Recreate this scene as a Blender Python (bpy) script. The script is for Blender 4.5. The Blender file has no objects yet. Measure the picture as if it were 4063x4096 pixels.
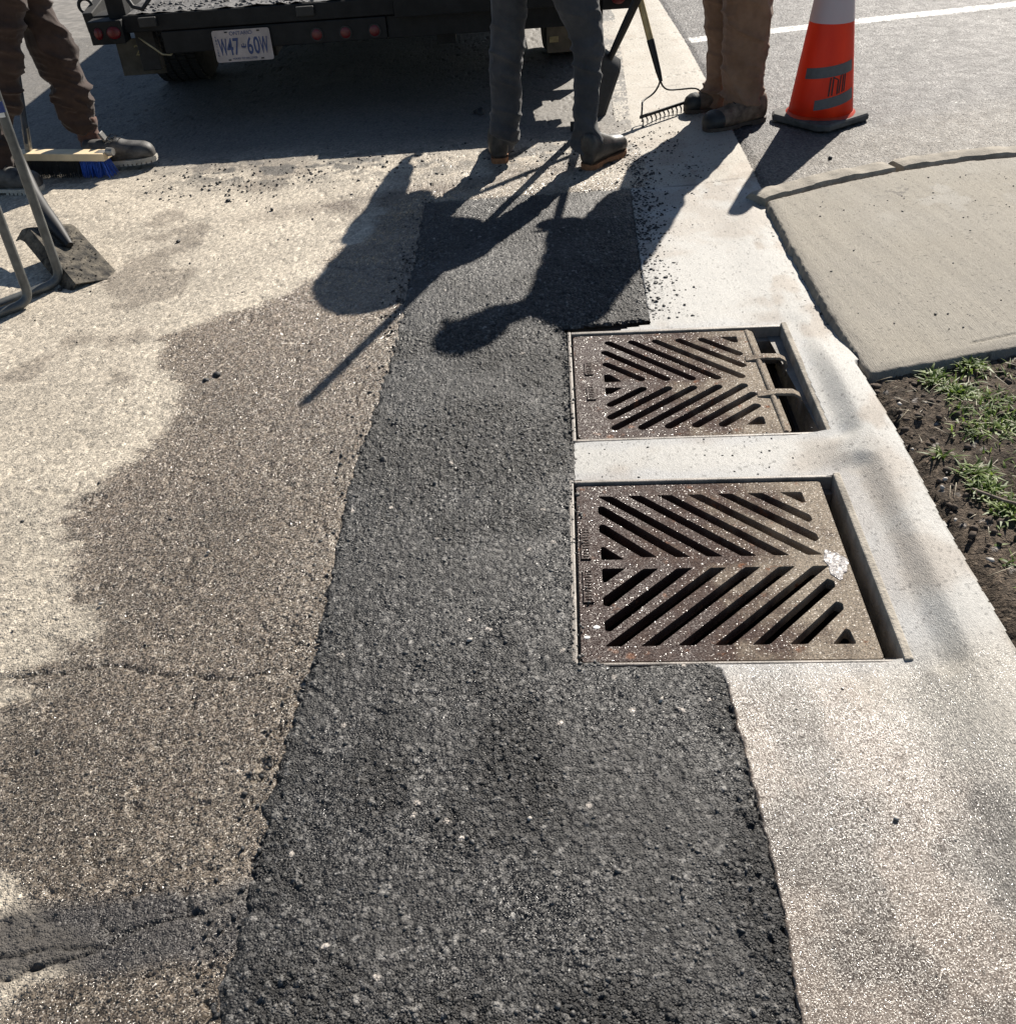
import bpy, bmesh, math, random
import numpy as np
from mathutils import Vector, Matrix

random.seed(7)
RNG = np.random.default_rng(11)
scene = bpy.context.scene
COL = scene.collection
PI = math.pi
R = math.radians

# ------------------------------------------------------------------ camera
F_PX, IMG_W, IMG_H = 3960.0, 4063.0, 4096.0
PITCH, ROLL, CAM_H = R(37.0), R(4.0), 1.464
_f = np.array([0, math.cos(PITCH), -math.sin(PITCH)])
_r0 = np.array([1.0, 0, 0]); _u0 = np.cross(_r0, _f)
CR = _r0 * math.cos(ROLL) - _u0 * math.sin(ROLL)
CU = np.cross(CR, _f); CF = _f; CC = np.array([0, 0, CAM_H])
cd = bpy.data.cameras.new('camera')
cam = bpy.data.objects.new('camera', cd); COL.objects.link(cam)
cd.sensor_fit = 'AUTO'; cd.sensor_width = 36.0
cd.lens = F_PX / IMG_H * 36.0
cd.clip_start = 0.05; cd.clip_end = 500
cam.matrix_world = Matrix(((CR[0], CU[0], -CF[0], 0), (CR[1], CU[1], -CF[1], 0), (CR[2], CU[2], -CF[2], CAM_H), (0, 0, 0, 1)))
scene.camera = cam

# ------------------------------------------------------------------ light
SUN_EL, SUN_AZ = R(35), R(30)
w = bpy.data.worlds.new("World"); scene.world = w; w.use_nodes = True
nt = w.node_tree; nt.nodes.clear()
sky = nt.nodes.new('ShaderNodeTexSky'); sky.sky_type = 'NISHITA'; sky.sun_disc = False
sky.sun_elevation = SUN_EL; sky.sun_rotation = SUN_AZ; sky.air_density = 1.0; sky.dust_density = 0.4; sky.ozone_density = 1.6
bg = nt.nodes.new('ShaderNodeBackground'); bg.inputs['Strength'].default_value = 0.05
wo = nt.nodes.new('ShaderNodeOutputWorld')
nt.links.new(sky.outputs[0], bg.inputs[0]); nt.links.new(bg.outputs[0], wo.inputs[0])
sd = bpy.data.lights.new('sun', 'SUN'); sd.energy = 5.0; sd.angle = R(0.55); sd.color = (1.0, 0.93, 0.83)
sun = bpy.data.objects.new('sun', sd); COL.objects.link(sun)
SUNV = Vector((math.sin(SUN_AZ) * math.cos(SUN_EL), math.cos(SUN_AZ) * math.cos(SUN_EL), math.sin(SUN_EL)))
sun.rotation_euler = SUNV.to_track_quat('Z', 'Y').to_euler()
scene.view_settings.view_transform = 'Standard'; scene.view_settings.look = 'None'
scene.view_settings.exposure = 0.80; scene.view_settings.gamma = 1.0
scene.render.engine = 'CYCLES'
scene.cycles.max_bounces = 5; scene.cycles.sample_clamp_indirect = 4.0

# ------------------------------------------------------------------ helpers
def W(px, py, Y):
    """point at depth Y (metres ahead) seen at photo pixel px,py"""
    d = (px - IMG_W / 2) / F_PX * CR - (py - IMG_H / 2) / F_PX * CU + CF
    return CC + (Y / d[1]) * d
def depth(P): return float((np.asarray(P) - CC) @ CF)

def tag(o, label=None, cat=None, group=None, kind=None):
    if label: o['label'] = label
    if cat: o['category'] = cat
    if group: o['group'] = group
    if kind: o['kind'] = kind
    return o
def empty(name, loc, label, cat, group=None):
    o = bpy.data.objects.new(name, None); COL.objects.link(o); o.location = Vector(loc)
    o.empty_display_size = 0.1
    return tag(o, label, cat, group)
def worldloc(o):
    v = Vector((0, 0, 0))
    while o: v += o.location; o = o.parent
    return v
def link(name, me, mat, parent=None, origin=None, smooth=False):
    """mesh given in world coordinates; stored relative to its thing"""
    off = worldloc(parent) if parent else Vector(origin or (0, 0, 0))
    me.transform(Matrix.Translation(-off))
    if mat: me.materials.append(mat)
    if smooth: me.polygons.foreach_set('use_smooth', [True] * len(me.polygons))
    o = bpy.data.objects.new(name, me); COL.objects.link(o)
    if parent: o.parent = parent
    else: o.location = off
    return o
class MB:
    def __init__(s): s.v = []; s.f = []
    def add(s, vs, fs):
        b = len(s.v); s.v += [tuple(map(float, q)) for q in vs]; s.f += [tuple(b + i for i in q) for q in fs]
        return s
    def box(s, c, size, ax=None):
        c = np.array(c, float); h = np.array(size, float) / 2
        A = np.eye(3) if ax is None else np.array(ax, float)
        vs = [c + A[0] * h[0] * i + A[1] * h[1] * j + A[2] * h[2] * k for i in (-1, 1) for j in (-1, 1) for k in (-1, 1)]
        return s.add(vs, [(0, 1, 3, 2), (4, 6, 7, 5), (0, 4, 5, 1), (2, 3, 7, 6), (0, 2, 6, 4), (1, 5, 7, 3)])
    def tube(s, pts, rad, n=14, caps=True, roundcap=False, flat=None):
        pts = [np.array(p, float) for p in pts]
        rad = list(rad) if hasattr(rad, '__len__') else [rad] * len(pts)
        if roundcap:
            d0 = pts[0] - pts[1]; d0 /= np.linalg.norm(d0); d1 = pts[-1] - pts[-2]; d1 /= np.linalg.norm(d1)
            A = [(pts[0] + d0 * rad[0] * math.sin(a), rad[0] * math.cos(a)) for a in (1.4, 1.0, .55)]
            B = [(pts[-1] + d1 * rad[-1] * math.sin(a), rad[-1] * math.cos(a)) for a in (.55, 1.0, 1.4)]
            pts = [a[0] for a in A] + pts + [a[0] for a in B]; rad = [a[1] for a in A] + rad + [a[1] for a in B]
        T = []
        for i in range(len(pts)):
            t = pts[min(i + 1, len(pts) - 1)] - pts[max(i - 1, 0)]; T.append(t / (np.linalg.norm(t) + 1e-12))
        ref = np.array([0, 0, 1.0]) if abs(T[0][2]) < .8 else np.array([1.0, 0, 0])
        N = np.cross(T[0], ref); N /= np.linalg.norm(N)
        vs = []
        for i, p in enumerate(pts):
            N = N - T[i] * (N @ T[i]); N /= np.linalg.norm(N); B_ = np.cross(T[i], N)
            for k in range(n):
                a = 2 * PI * k / n
                vs.append(p + rad[i] * (N * math.cos(a) + B_ * math.sin(a)))
        fs = [(i * n + k, i * n + (k + 1) % n, (i + 1) * n + (k + 1) % n, (i + 1) * n + k) for i in range(len(pts) - 1) for k in range(n)]
        if caps: fs += [tuple(range(n))[::-1], tuple((len(pts) - 1) * n + k for k in range(n))]
        return s.add(vs, fs)
    def ellipsoid(s, c, r, ax=None, n=18, m=12):
        A = np.eye(3) if ax is None else np.array(ax, float); c = np.array(c, float)
        vs = [c + A[2] * r[2]]
        for i in range(1, m):
            t = PI * i / m
            for k in range(n):
                a = 2 * PI * k / n
                vs.append(c + A[0] * r[0] * math.sin(t) * math.cos(a) + A[1] * r[1] * math.sin(t) * math.sin(a) + A[2] * r[2] * math.cos(t))
        vs.append(c - A[2] * r[2]); L = len(vs) - 1
        fs = [(0, 1 + k, 1 + (k + 1) % n) for k in range(n)]
        for i in range(m - 2):
            for k in range(n):
                fs.append((1 + i * n + k, 1 + (i + 1) * n + k, 1 + (i + 1) * n + (k + 1) % n, 1 + i * n + (k + 1) % n))
        fs += [(L, 1 + (m - 2) * n + (k + 1) % n, 1 + (m - 2) * n + k) for k in range(n)]
        return s.add(vs, fs)
    def loft(s, rings, closed_ends=True):
        n = len(rings[0]); b = []
        for r_ in rings: b += list(r_)
        fs = [(i * n + k, i * n + (k + 1) % n, (i + 1) * n + (k + 1) % n, (i + 1) * n + k) for i in range(len(rings) - 1) for k in range(n)]
        if closed_ends: fs += [tuple(range(n))[::-1], tuple((len(rings) - 1) * n + k for k in range(n))]
        return s.add(b, fs)
    def prism(s, poly, z0, z1):
        n = len(poly)
        vs = [(p[0], p[1], z0) for p in poly] + [(p[0], p[1], z1) for p in poly]
        fs = [tuple(range(n))[::-1], tuple(range(n, 2 * n))] + [(k, (k + 1) % n, n + (k + 1) % n, n + k) for k in range(n)]
        return s.add(vs, fs)
    def mesh(s, name='m'):
        me = bpy.data.meshes.new(name); me.from_pydata(s.v, [], s.f); me.update()
        bm = bmesh.new(); bm.from_mesh(me); bmesh.ops.recalc_face_normals(bm, faces=bm.faces); bm.to_mesh(me); bm.free()
        return me
    def obj(s, name, mat, parent=None, origin=None, smooth=False, bevel=0, seg=2):
        me = s.mesh(name); o = link(name, me, mat, parent, origin, smooth)
        if bevel:
            b = o.modifiers.new('bevel', 'BEVEL'); b.width = bevel; b.segments = seg; b.limit_method = 'ANGLE'; b.angle_limit = R(35)
            b.harden_normals = False
        if smooth and bevel: me.shade_smooth() if hasattr(me, 'shade_smooth') else None
        return o
def autosmooth(o, ang=40):
    me = o.data
    me.polygons.foreach_set('use_smooth', [True] * len(me.polygons))
    try: me.set_sharp_from_angle(angle=R(ang))
    except Exception: pass
    return o

# ---- numpy noise
def _h(ix, iy, iz, s):
    n = (ix.astype(np.int64) * 374761393 + iy.astype(np.int64) * 668265263 + iz.astype(np.int64) * 2147483647 + s * 1274126177) & 0xffffffff
    n = ((n ^ (n >> 13)) * 1274126177) & 0xffffffff
    n = ((n ^ (n >> 16)) * 2246822519) & 0xffffffff
    n = n ^ (n >> 15)
    return (n & 0xffffff).astype(np.float64) / 16777216.0
def vn2(x, y, s=0):
    ix = np.floor(x); iy = np.floor(y); fx = x - ix; fy = y - iy
    fx = fx * fx * (3 - 2 * fx); fy = fy * fy * (3 - 2 * fy); z = np.zeros_like(ix)
    a = _h(ix, iy, z, s); b = _h(ix + 1, iy, z, s); c = _h(ix, iy + 1, z, s); d = _h(ix + 1, iy + 1, z, s)
    return (a * (1 - fx) + b * fx) * (1 - fy) + (c * (1 - fx) + d * fx) * fy
def fbm(x, y, s=0, o=4, g=.5):
    t = 0; a = 1; tot = 0
    for i in range(o):
        t = t + a * vn2(x * 2 ** i + 17.3 * i, y * 2 ** i - 9.1 * i, s + i); tot += a; a *= g
    return t / tot
def vn3(x, y, z, s=0):
    ix = np.floor(x); iy = np.floor(y); iz = np.floor(z)
    fx = x - ix; fy = y - iy; fz = z - iz
    fx, fy, fz = [q * q * (3 - 2 * q) for q in (fx, fy, fz)]
    r = 0
    for i in (0, 1):
        for j in (0, 1):
            for k in (0, 1):
                r = r + _h(ix + i, iy + j, iz + k, s) * (fx if i else 1 - fx) * (fy if j else 1 - fy) * (fz if k else 1 - fz)
    return r
def worley(x, y, s=0, jit=.85):
    ix = np.floor(x); iy = np.floor(y); F1 = np.full(x.shape, 9.0); ID = np.zeros(x.shape); z = np.zeros_like(ix)
    for i in (-1, 0, 1):
        for j in (-1, 0, 1):
            cx = ix + i; cy = iy + j
            px = cx + .5 + jit * (_h(cx, cy, z, s) - .5); py = cy + .5 + jit * (_h(cx, cy, z, s + 1) - .5)
            an = _h(cx, cy, z, s + 3) * PI; e = 1 + .7 * _h(cx, cy, z, s + 4)
            dx = x - px; dy = y - py
            u = dx * np.cos(an) + dy * np.sin(an); v = -dx * np.sin(an) + dy * np.cos(an)
            d = np.sqrt((u / e) ** 2 * 1.6 + (v * e) ** 2 * .9)
            m = d < F1; F1 = np.where(m, d, F1); ID = np.where(m, _h(cx, cy, z, s + 2), ID)
    return F1, ID
def sstep(a, b, x):
    t = np.clip((x - a) / (b - a), 0, 1); return t * t * (3 - 2 * t)
def inpoly(x, y, poly):
    r = np.zeros(x.shape, bool); n = len(poly)
    for i in range(n):
        x0, y0 = poly[i]; x1, y1 = poly[(i + 1) % n]
        if y0 == y1: continue
        r ^= ((y0 > y) != (y1 > y)) & (x < (x1 - x0) * (y - y0) / (y1 - y0) + x0)
    return r
def segdist(x, y, pts):
    d = np.full(x.shape, 9.0)
    for (x0, y0), (x1, y1) in zip(pts[:-1], pts[1:]):
        l = (x1 - x0) ** 2 + (y1 - y0) ** 2
        t = np.clip(((x - x0) * (x1 - x0) + (y - y0) * (y1 - y0)) / l, 0, 1)
        d = np.minimum(d, np.hypot(x - x0 - t * (x1 - x0), y - y0 - t * (y1 - y0)))
    return d
def interp(y, pts):   # x of polyline at y
    p = sorted((b, a) for a, b in pts); return np.interp(y, [q[0] for q in p], [q[1] for q in p])

def sheet(name, xs, ys, height, color, mask, mat, kind='structure', label=None, amp=None):
    """terrain sheet in metres: real heights, colour and wetness stored per vertex"""
    X, Y = np.meshgrid(xs, ys); nx, ny = len(xs), len(ys)
    Z = height(X, Y)
    cx = (X[:-1, :-1] + X[1:, 1:]) / 2; cy = (Y[:-1, :-1] + Y[1:, 1:]) / 2
    M = mask(cx, cy) if mask else np.ones(cx.shape, bool)
    idx = np.arange(nx * ny).reshape(ny, nx)
    q = np.stack([idx[:-1, :-1], idx[:-1, 1:], idx[1:, 1:], idx[1:, :-1]], -1)[M]
    used = np.zeros(nx * ny, bool); used[q.ravel()] = True
    remap = np.cumsum(used) - 1; q = remap[q]
    co = np.stack([X, Y, Z], -1).reshape(-1, 3)[used].astype(np.float32)
    me = bpy.data.meshes.new(name); me.vertices.add(len(co)); me.vertices.foreach_set('co', co.ravel())
    n = len(q); me.loops.add(n * 4); me.polygons.add(n)
    me.loops.foreach_set('vertex_index', q.astype(np.int32).ravel())
    me.polygons.foreach_set('loop_start', np.arange(0, n * 4, 4, dtype=np.int32))
    me.polygons.foreach_set('use_smooth', np.ones(n, bool))
    me.update(calc_edges=True)
    c, rough = color(X, Y, Z)
    c = np.concatenate([c, np.ones(c.shape[:2] + (1,))], -1).reshape(-1, 4)[used]
    a = me.color_attributes.new('col', 'FLOAT_COLOR', 'POINT'); a.data.foreach_set('color', c.astype(np.float32).ravel())
    a = me.attributes.new('rgh', 'FLOAT', 'POINT'); a.data.foreach_set('value', rough.reshape(-1)[used].astype(np.float32))
    A = np.ones(X.shape) if amp is None else amp(X, Y)
    a = me.attributes.new('amp', 'FLOAT', 'POINT'); a.data.foreach_set('value', A.reshape(-1)[used].astype(np.float32))
    me.materials.append(mat)
    o = bpy.data.objects.new(name, me); COL.objects.link(o); tag(o, label, None, None, kind)
    return o
def mixc(a, b, t): return np.asarray(a) * (1 - t[..., None]) + np.asarray(b) * t[..., None]
def flatc(c, X): return np.broadcast_to(np.array(c, float), X.shape + (3,)).copy()

# ------------------------------------------------------------------ materials
def newmat(name):
    m = bpy.data.materials.new(name); m.use_nodes = True; n = m.node_tree
    return m, n, n.nodes['Principled BSDF'], n.nodes, n.links
def ground_mat(name, s1=95, a1=.0022, s2=210, a2=.0012, s3=650, a3=.0007, tint=.35, k1=.25, k2=.45, gs=420, spec=.5, brush=None, pit=0, frac=.3, pw=1.0):
    """sheet material: stones as bumps in metres, tinted stone by stone, with small tilted facets that catch the sun"""
    m, n, b, N, L = newmat(name)
    tc = N.new('ShaderNodeTexCoord'); vec = tc.outputs['Object']
    def math_(op, a, b_=None, c_=None):
        q = N.new('ShaderNodeMath'); q.operation = op
        for i_, v in enumerate((a, b_, c_)):
            if v is None: continue
            if isinstance(v, (int, float)): q.inputs[i_].default_value = v
            else: L.new(v, q.inputs[i_])
        return q.outputs[0]
    dn = N.new('ShaderNodeTexNoise'); dn.inputs['Scale'].default_value = 70; dn.inputs['Detail'].default_value = 3; L.new(vec, dn.inputs['Vector'])
    dv = N.new('ShaderNodeVectorMath'); dv.operation = 'MULTIPLY_ADD'; L.new(dn.outputs['Color'], dv.inputs[0]); dv.inputs[1].default_value = (.0045, .0045, .0); L.new(vec, dv.inputs[2])
    wv = dv.outputs[0]
    def vor(scale, v, feat='F1'):
        q = N.new('ShaderNodeTexVoronoi'); q.voronoi_dimensions = '2D'; q.feature = feat; q.inputs['Scale'].default_value = scale; L.new(v, q.inputs['Vector']); return q
    def dome(q, lo, hi):
        r_ = N.new('ShaderNodeMapRange'); r_.interpolation_type = 'SMOOTHSTEP'; r_.inputs['From Min'].default_value = lo; r_.inputs['From Max'].default_value = hi; r_.inputs['To Min'].default_value = 1; r_.inputs['To Max'].default_value = 0
        L.new(q.outputs['Distance'], r_.inputs[0]); return r_.outputs[0]
    v1, v2, v3 = vor(s1, wv), vor(s2, wv), vor(gs, vec)
    se1 = N.new('ShaderNodeSeparateColor'); L.new(v1.outputs['Color'], se1.inputs[0]); se2 = N.new('ShaderNodeSeparateColor'); L.new(v2.outputs['Color'], se2.inputs[0])
    h1 = math_('MULTIPLY', math_('MULTIPLY', dome(v1, .15, .62), math_('POWER', se1.outputs[0], pw)), a1)
    h2 = math_('MULTIPLY', math_('MULTIPLY', dome(v2, .1, .6), math_('ADD', se2.outputs[1], .3)), a2)
    hh = math_('MAXIMUM', h1, h2)
    n3 = N.new('ShaderNodeTexNoise'); n3.inputs['Scale'].default_value = s3; n3.inputs['Detail'].default_value = 2; n3.inputs['Roughness'].default_value = .6
    if brush:
        mp = N.new('ShaderNodeMapping'); mp.inputs['Scale'].default_value = brush; mp.inputs['Rotation'].default_value = (0, 0, R(-4)); L.new(vec, mp.inputs[0]); L.new(mp.outputs[0], n3.inputs['Vector'])
    else: L.new(vec, n3.inputs['Vector'])
    hh = math_('MULTIPLY_ADD', n3.outputs[0], a3 * 2, hh)
    n4 = N.new('ShaderNodeTexNoise'); n4.inputs['Scale'].default_value = 60; n4.inputs['Detail'].default_value = 5; n4.inputs['Roughness'].default_value = .7; L.new(vec, n4.inputs['Vector'])
    if pit:
        pr = N.new('ShaderNodeMapRange'); pr.interpolation_type = 'SMOOTHSTEP'; pr.inputs['From Min'].default_value = .60; pr.inputs['From Max'].default_value = .70; pr.inputs['To Max'].default_value = -pit; L.new(n4.outputs[0], pr.inputs[0])
        hh = math_('ADD', hh, pr.outputs[0])
    bp = N.new('ShaderNodeBump'); bp.inputs['Strength'].default_value = 1; bp.inputs['Distance'].default_value = 1
    aa = N.new('ShaderNodeAttribute'); aa.attribute_name = 'amp'; L.new(math_('MULTIPLY', hh, aa.outputs['Fac']), bp.inputs['Height'])
    arr = N.new('ShaderNodeAttribute'); arr.attribute_name = 'rgh'; wm = N.new('ShaderNodeMapRange'); wm.inputs['From Min'].default_value = .62; wm.inputs['From Max'].default_value = .42; L.new(arr.outputs['Fac'], wm.inputs[0]); wet = wm.outputs[0]
    def tilt(v, k):
        a_ = N.new('ShaderNodeVectorMath'); a_.operation = 'SUBTRACT'; L.new(v.outputs['Color'], a_.inputs[0]); a_.inputs[1].default_value = (.5, .5, .5)
        c_ = N.new('ShaderNodeVectorMath'); c_.operation = 'MULTIPLY'; L.new(a_.outputs[0], c_.inputs[0]); c_.inputs[1].default_value = (k * 2, k * 2, 0)
        d_ = N.new('ShaderNodeVectorMath'); d_.operation = 'SCALE'; L.new(c_.outputs[0], d_.inputs[0]); L.new(math_('MULTIPLY_ADD', wet, .72, .28), d_.inputs['Scale']); return d_.outputs[0]
    s_ = N.new('ShaderNodeVectorMath'); s_.operation = 'ADD'; L.new(bp.outputs[0], s_.inputs[0]); L.new(tilt(v2, k1), s_.inputs[1])
    s2_ = N.new('ShaderNodeVectorMath'); s2_.operation = 'ADD'; L.new(s_.outputs[0], s2_.inputs[0]); L.new(tilt(v3, k2), s2_.inputs[1])
    no_ = N.new('ShaderNodeVectorMath'); no_.operation = 'NORMALIZE'; L.new(s2_.outputs[0], no_.inputs[0]); L.new(no_.outputs[0], b.inputs['Normal'])
    at = N.new('ShaderNodeAttribute'); at.attribute_name = 'col'; ar = N.new('ShaderNodeAttribute'); ar.attribute_name = 'rgh'
    # stone-by-stone tint and grain
    t1 = math_('MULTIPLY_ADD', se1.outputs[1], tint * 2, 1 - tint); t2 = math_('MULTIPLY_ADD', se2.outputs[0], tint * 1.4, 1 - tint * .7)
    t3 = N.new('ShaderNodeMapRange'); t3.inputs['From Min'].default_value = .25; t3.inputs['From Max'].default_value = .75; t3.inputs['To Min'].default_value = 1 - tint; t3.inputs['To Max'].default_value = 1 + tint; L.new(n4.outputs[0], t3.inputs[0])
    tt = math_('MULTIPLY', math_('MULTIPLY', t1, t2), t3.outputs[0])
    mx = N.new('ShaderNodeMix'); mx.data_type = 'RGBA'; mx.blend_type = 'MULTIPLY'; mx.inputs[0].default_value = 1
    L.new(at.outputs['Color'], mx.inputs[6]); L.new(tt, mx.inputs[7]); L.new(mx.outputs[2], b.inputs['Base Color'])
    se3 = N.new('ShaderNodeSeparateColor'); L.new(v3.outputs['Color'], se3.inputs[0])
    fr_ = N.new('ShaderNodeMapRange'); fr_.interpolation_type = 'SMOOTHSTEP'; fr_.inputs['From Min'].default_value = frac; fr_.inputs['From Max'].default_value = frac + .25; fr_.inputs['To Min'].default_value = .38; fr_.inputs['To Max'].default_value = 1.25
    L.new(se3.outputs[2], fr_.inputs[0]); L.new(math_('MULTIPLY', ar.outputs['Fac'], math_('MULTIPLY_ADD', wet, math_('SUBTRACT', fr_.outputs[0], 1.0), 1.0)), b.inputs['Roughness']); b.inputs['Specular IOR Level'].default_value = spec
    return m
def simple(name, col, rough=.6, metal=0, nscale=30, nvar=.25, bump=.2, bscale=200, bdist=.001, spec=.5, col2=None, dscale=6):
    m, n, b, N, L = newmat(name)
    tc = N.new('ShaderNodeTexCoord')
    no = N.new('ShaderNodeTexNoise'); no.inputs['Scale'].default_value = nscale; no.inputs['Detail'].default_value = 5; no.inputs['Roughness'].default_value = .6
    L.new(tc.outputs['Object'], no.inputs['Vector'])
    cr = N.new('ShaderNodeValToRGB'); cr.color_ramp.elements[0].position = .35; cr.color_ramp.elements[1].position = .65
    c = np.array(col); lo = c * (1 - nvar); hi = c * (1 + nvar) if col2 is None else np.array(col2)
    cr.color_ramp.elements[0].color = (*lo, 1); cr.color_ramp.elements[1].color = (*hi, 1)
    L.new(no.outputs[0], cr.inputs[0]); L.new(cr.outputs[0], b.inputs['Base Color'])
    b.inputs['Roughness'].default_value = rough; b.inputs['Metallic'].default_value = metal
    b.inputs['Specular IOR Level'].default_value = spec
    if bump:
        n2 = N.new('ShaderNodeTexNoise'); n2.inputs['Scale'].default_value = bscale; n2.inputs['Detail'].default_value = 4
        L.new(tc.outputs['Object'], n2.inputs['Vector'])
        bp = N.new('ShaderNodeBump'); bp.inputs['Strength'].default_value = bump; bp.inputs['Distance'].default_value = bdist
        L.new(n2.outputs[0], bp.inputs['Height']); L.new(bp.outputs[0], b.inputs['Normal'])
    return m
def facet(m, scale=300, k=.5, rough=(.15, .7), frac=.4):
    n = m.node_tree; N, L = n.nodes, n.links; b = N['Principled BSDF']; tc = N.new('ShaderNodeTexCoord')
    vo = N.new('ShaderNodeTexVoronoi'); vo.inputs['Scale'].default_value = scale; L.new(tc.outputs['Object'], vo.inputs['Vector'])
    a = N.new('ShaderNodeVectorMath'); a.operation = 'SUBTRACT'; L.new(vo.outputs['Color'], a.inputs[0]); a.inputs[1].default_value = (.5, .5, .5)
    c = N.new('ShaderNodeVectorMath'); c.operation = 'MULTIPLY'; L.new(a.outputs[0], c.inputs[0]); c.inputs[1].default_value = (k * 2, k * 2, 0)
    g_ = N.new('ShaderNodeNewGeometry'); d = N.new('ShaderNodeVectorMath'); d.operation = 'ADD'; L.new(g_.outputs['Normal'], d.inputs[0]); L.new(c.outputs[0], d.inputs[1])
    e = N.new('ShaderNodeVectorMath'); e.operation = 'NORMALIZE'; L.new(d.outputs[0], e.inputs[0]); L.new(e.outputs[0], b.inputs['Normal'])
    sp = N.new('ShaderNodeSeparateColor'); L.new(vo.outputs['Color'], sp.inputs[0]); r_ = N.new('ShaderNodeMapRange'); r_.inputs['From Min'].default_value = frac; r_.inputs['From Max'].default_value = frac + .2
    r_.inputs['To Min'].default_value = rough[0]; r_.inputs['To Max'].default_value = rough[1]; L.new(sp.outputs[2], r_.inputs[0]); L.new(r_.outputs[0], b.inputs['Roughness']); return m
M_road = ground_mat('old_asphalt', 110, .0022, 260, .0011, 480, .0004, .22, .10, .60, 380, .5, pit=.0022, frac=.28, pw=1.6)
M_side = ground_mat('side_road_asphalt', 110, .0036, 220, .0022, 420, .0007, .36, .16, .30, 300, .35, pit=.002)
M_patch = ground_mat('fresh_asphalt', 80, .0062, 200, .0030, 500, .0009, .42, .22, .50, 380, .5, pit=.004, frac=.12, pw=3.0)
M_conc = ground_mat('concrete', 260, .0003, 420, .0002, 420, .0006, .10, .03, .17, 560, .5, (1, .35, 1), .0009, frac=.05)
M_slab = ground_mat('pavement_concrete', 260, .0004, 420, .0003, 420, .0016, .09, .03, .06, 500, .25, (1, .10, 1), .0014)
M_soil = ground_mat('soil', 110, .0060, 260, .0035, 500, .0020, .35, .2, .2, 400, .2, pit=.004)
M_iron = None
def iron_mat():
    m, n, b, N, L = newmat('rusty_cast_iron')
    tc = N.new('ShaderNodeTexCoord'); v = tc.outputs['Object']
    n1 = N.new('ShaderNodeTexNoise'); n1.inputs['Scale'].default_value = 7; n1.inputs['Detail'].default_value = 6; n1.inputs['Roughness'].default_value = .65; L.new(v, n1.inputs['Vector'])
    # dried pale slurry towards the kerb side, brown wet iron towards the road
    sp = N.new('ShaderNodeSeparateXYZ'); L.new(v, sp.inputs[0])
    ma = N.new('ShaderNodeMath'); ma.operation = 'MULTIPLY_ADD'; ma.inputs[1].default_value = .85; ma.inputs[2].default_value = .0; L.new(sp.outputs[0], ma.inputs[0])
    mb = N.new('ShaderNodeMath'); mb.operation = 'ADD'; L.new(ma.outputs[0], mb.inputs[0]); L.new(n1.outputs[0], mb.inputs[1])
    cr = N.new('ShaderNodeValToRGB'); e = cr.color_ramp.elements
    e[0].position = .33; e[0].color = (.038, .020, .015, 1); e[1].position = .72; e[1].color = (.24, .20, .155, 1)
    k = e.new(.50); k.color = (.062, .038, .029, 1); k = e.new(.60); k.color = (.135, .105, .080, 1)
    L.new(mb.outputs[0], cr.inputs[0])
    n3 = N.new('ShaderNodeTexNoise'); n3.inputs['Scale'].default_value = 23; n3.inputs['Detail'].default_value = 4; L.new(v, n3.inputs['Vector'])
    cr3 = N.new('ShaderNodeValToRGB'); cr3.color_ramp.elements[0].position = .64; cr3.color_ramp.elements[1].position = .72
    L.new(n3.outputs[0], cr3.inputs[0])
    mx = N.new('ShaderNodeMix'); mx.data_type = 'RGBA'; L.new(cr3.outputs[0], mx.inputs[0]); L.new(cr.outputs[0], mx.inputs[6]); mx.inputs[7].default_value = (.16, .07, .035, 1)
    L.new(mx.outputs[2], b.inputs['Base Color'])
    rr = N.new('ShaderNodeMapRange'); rr.inputs['From Min'].default_value = .3; rr.inputs['From Max'].default_value = .7; rr.inputs['To Min'].default_value = .36; rr.inputs['To Max'].default_value = .85
    L.new(mb.outputs[0], rr.inputs[0])
    b.inputs['Specular IOR Level'].default_value = .35
    n2 = N.new('ShaderNodeTexNoise'); n2.inputs['Scale'].default_value = 300; n2.inputs['Detail'].default_value = 2; L.new(v, n2.inputs['Vector'])
    bp = N.new('ShaderNodeBump'); bp.inputs['Strength'].default_value = 1; bp.inputs['Distance'].default_value = .0009
    L.new(n2.outputs[0], bp.inputs['Height'])
    vo = N.new('ShaderNodeTexVoronoi'); vo.inputs['Scale'].default_value = 480; L.new(v, vo.inputs['Vector'])
    sx_ = N.new('ShaderNodeSeparateColor'); L.new(vo.outputs['Color'], sx_.inputs[0])
    gt = N.new('ShaderNodeMapRange'); gt.inputs['From Min'].default_value = .10; gt.inputs['From Max'].default_value = .22; gt.inputs['To Min'].default_value = .45; gt.inputs['To Max'].default_value = 1.55; L.new(sx_.outputs[2], gt.inputs[0])
    mg = N.new('ShaderNodeMath'); mg.operation = 'MULTIPLY'; L.new(rr.outputs[0], mg.inputs[0]); L.new(gt.outputs[0], mg.inputs[1]); L.new(mg.outputs[0], b.inputs['Roughness'])
    sb_ = N.new('ShaderNodeVectorMath'); sb_.operation = 'SUBTRACT'; L.new(vo.outputs['Color'], sb_.inputs[0]); sb_.inputs[1].default_value = (.5, .5, .5)
    sc_ = N.new('ShaderNodeVectorMath'); sc_.operation = 'MULTIPLY'; L.new(sb_.outputs[0], sc_.inputs[0]); sc_.inputs[1].default_value = (.78, .78, 0)
    ad_ = N.new('ShaderNodeVectorMath'); ad_.operation = 'ADD'; L.new(bp.outputs[0], ad_.inputs[0]); L.new(sc_.outputs[0], ad_.inputs[1])
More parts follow.
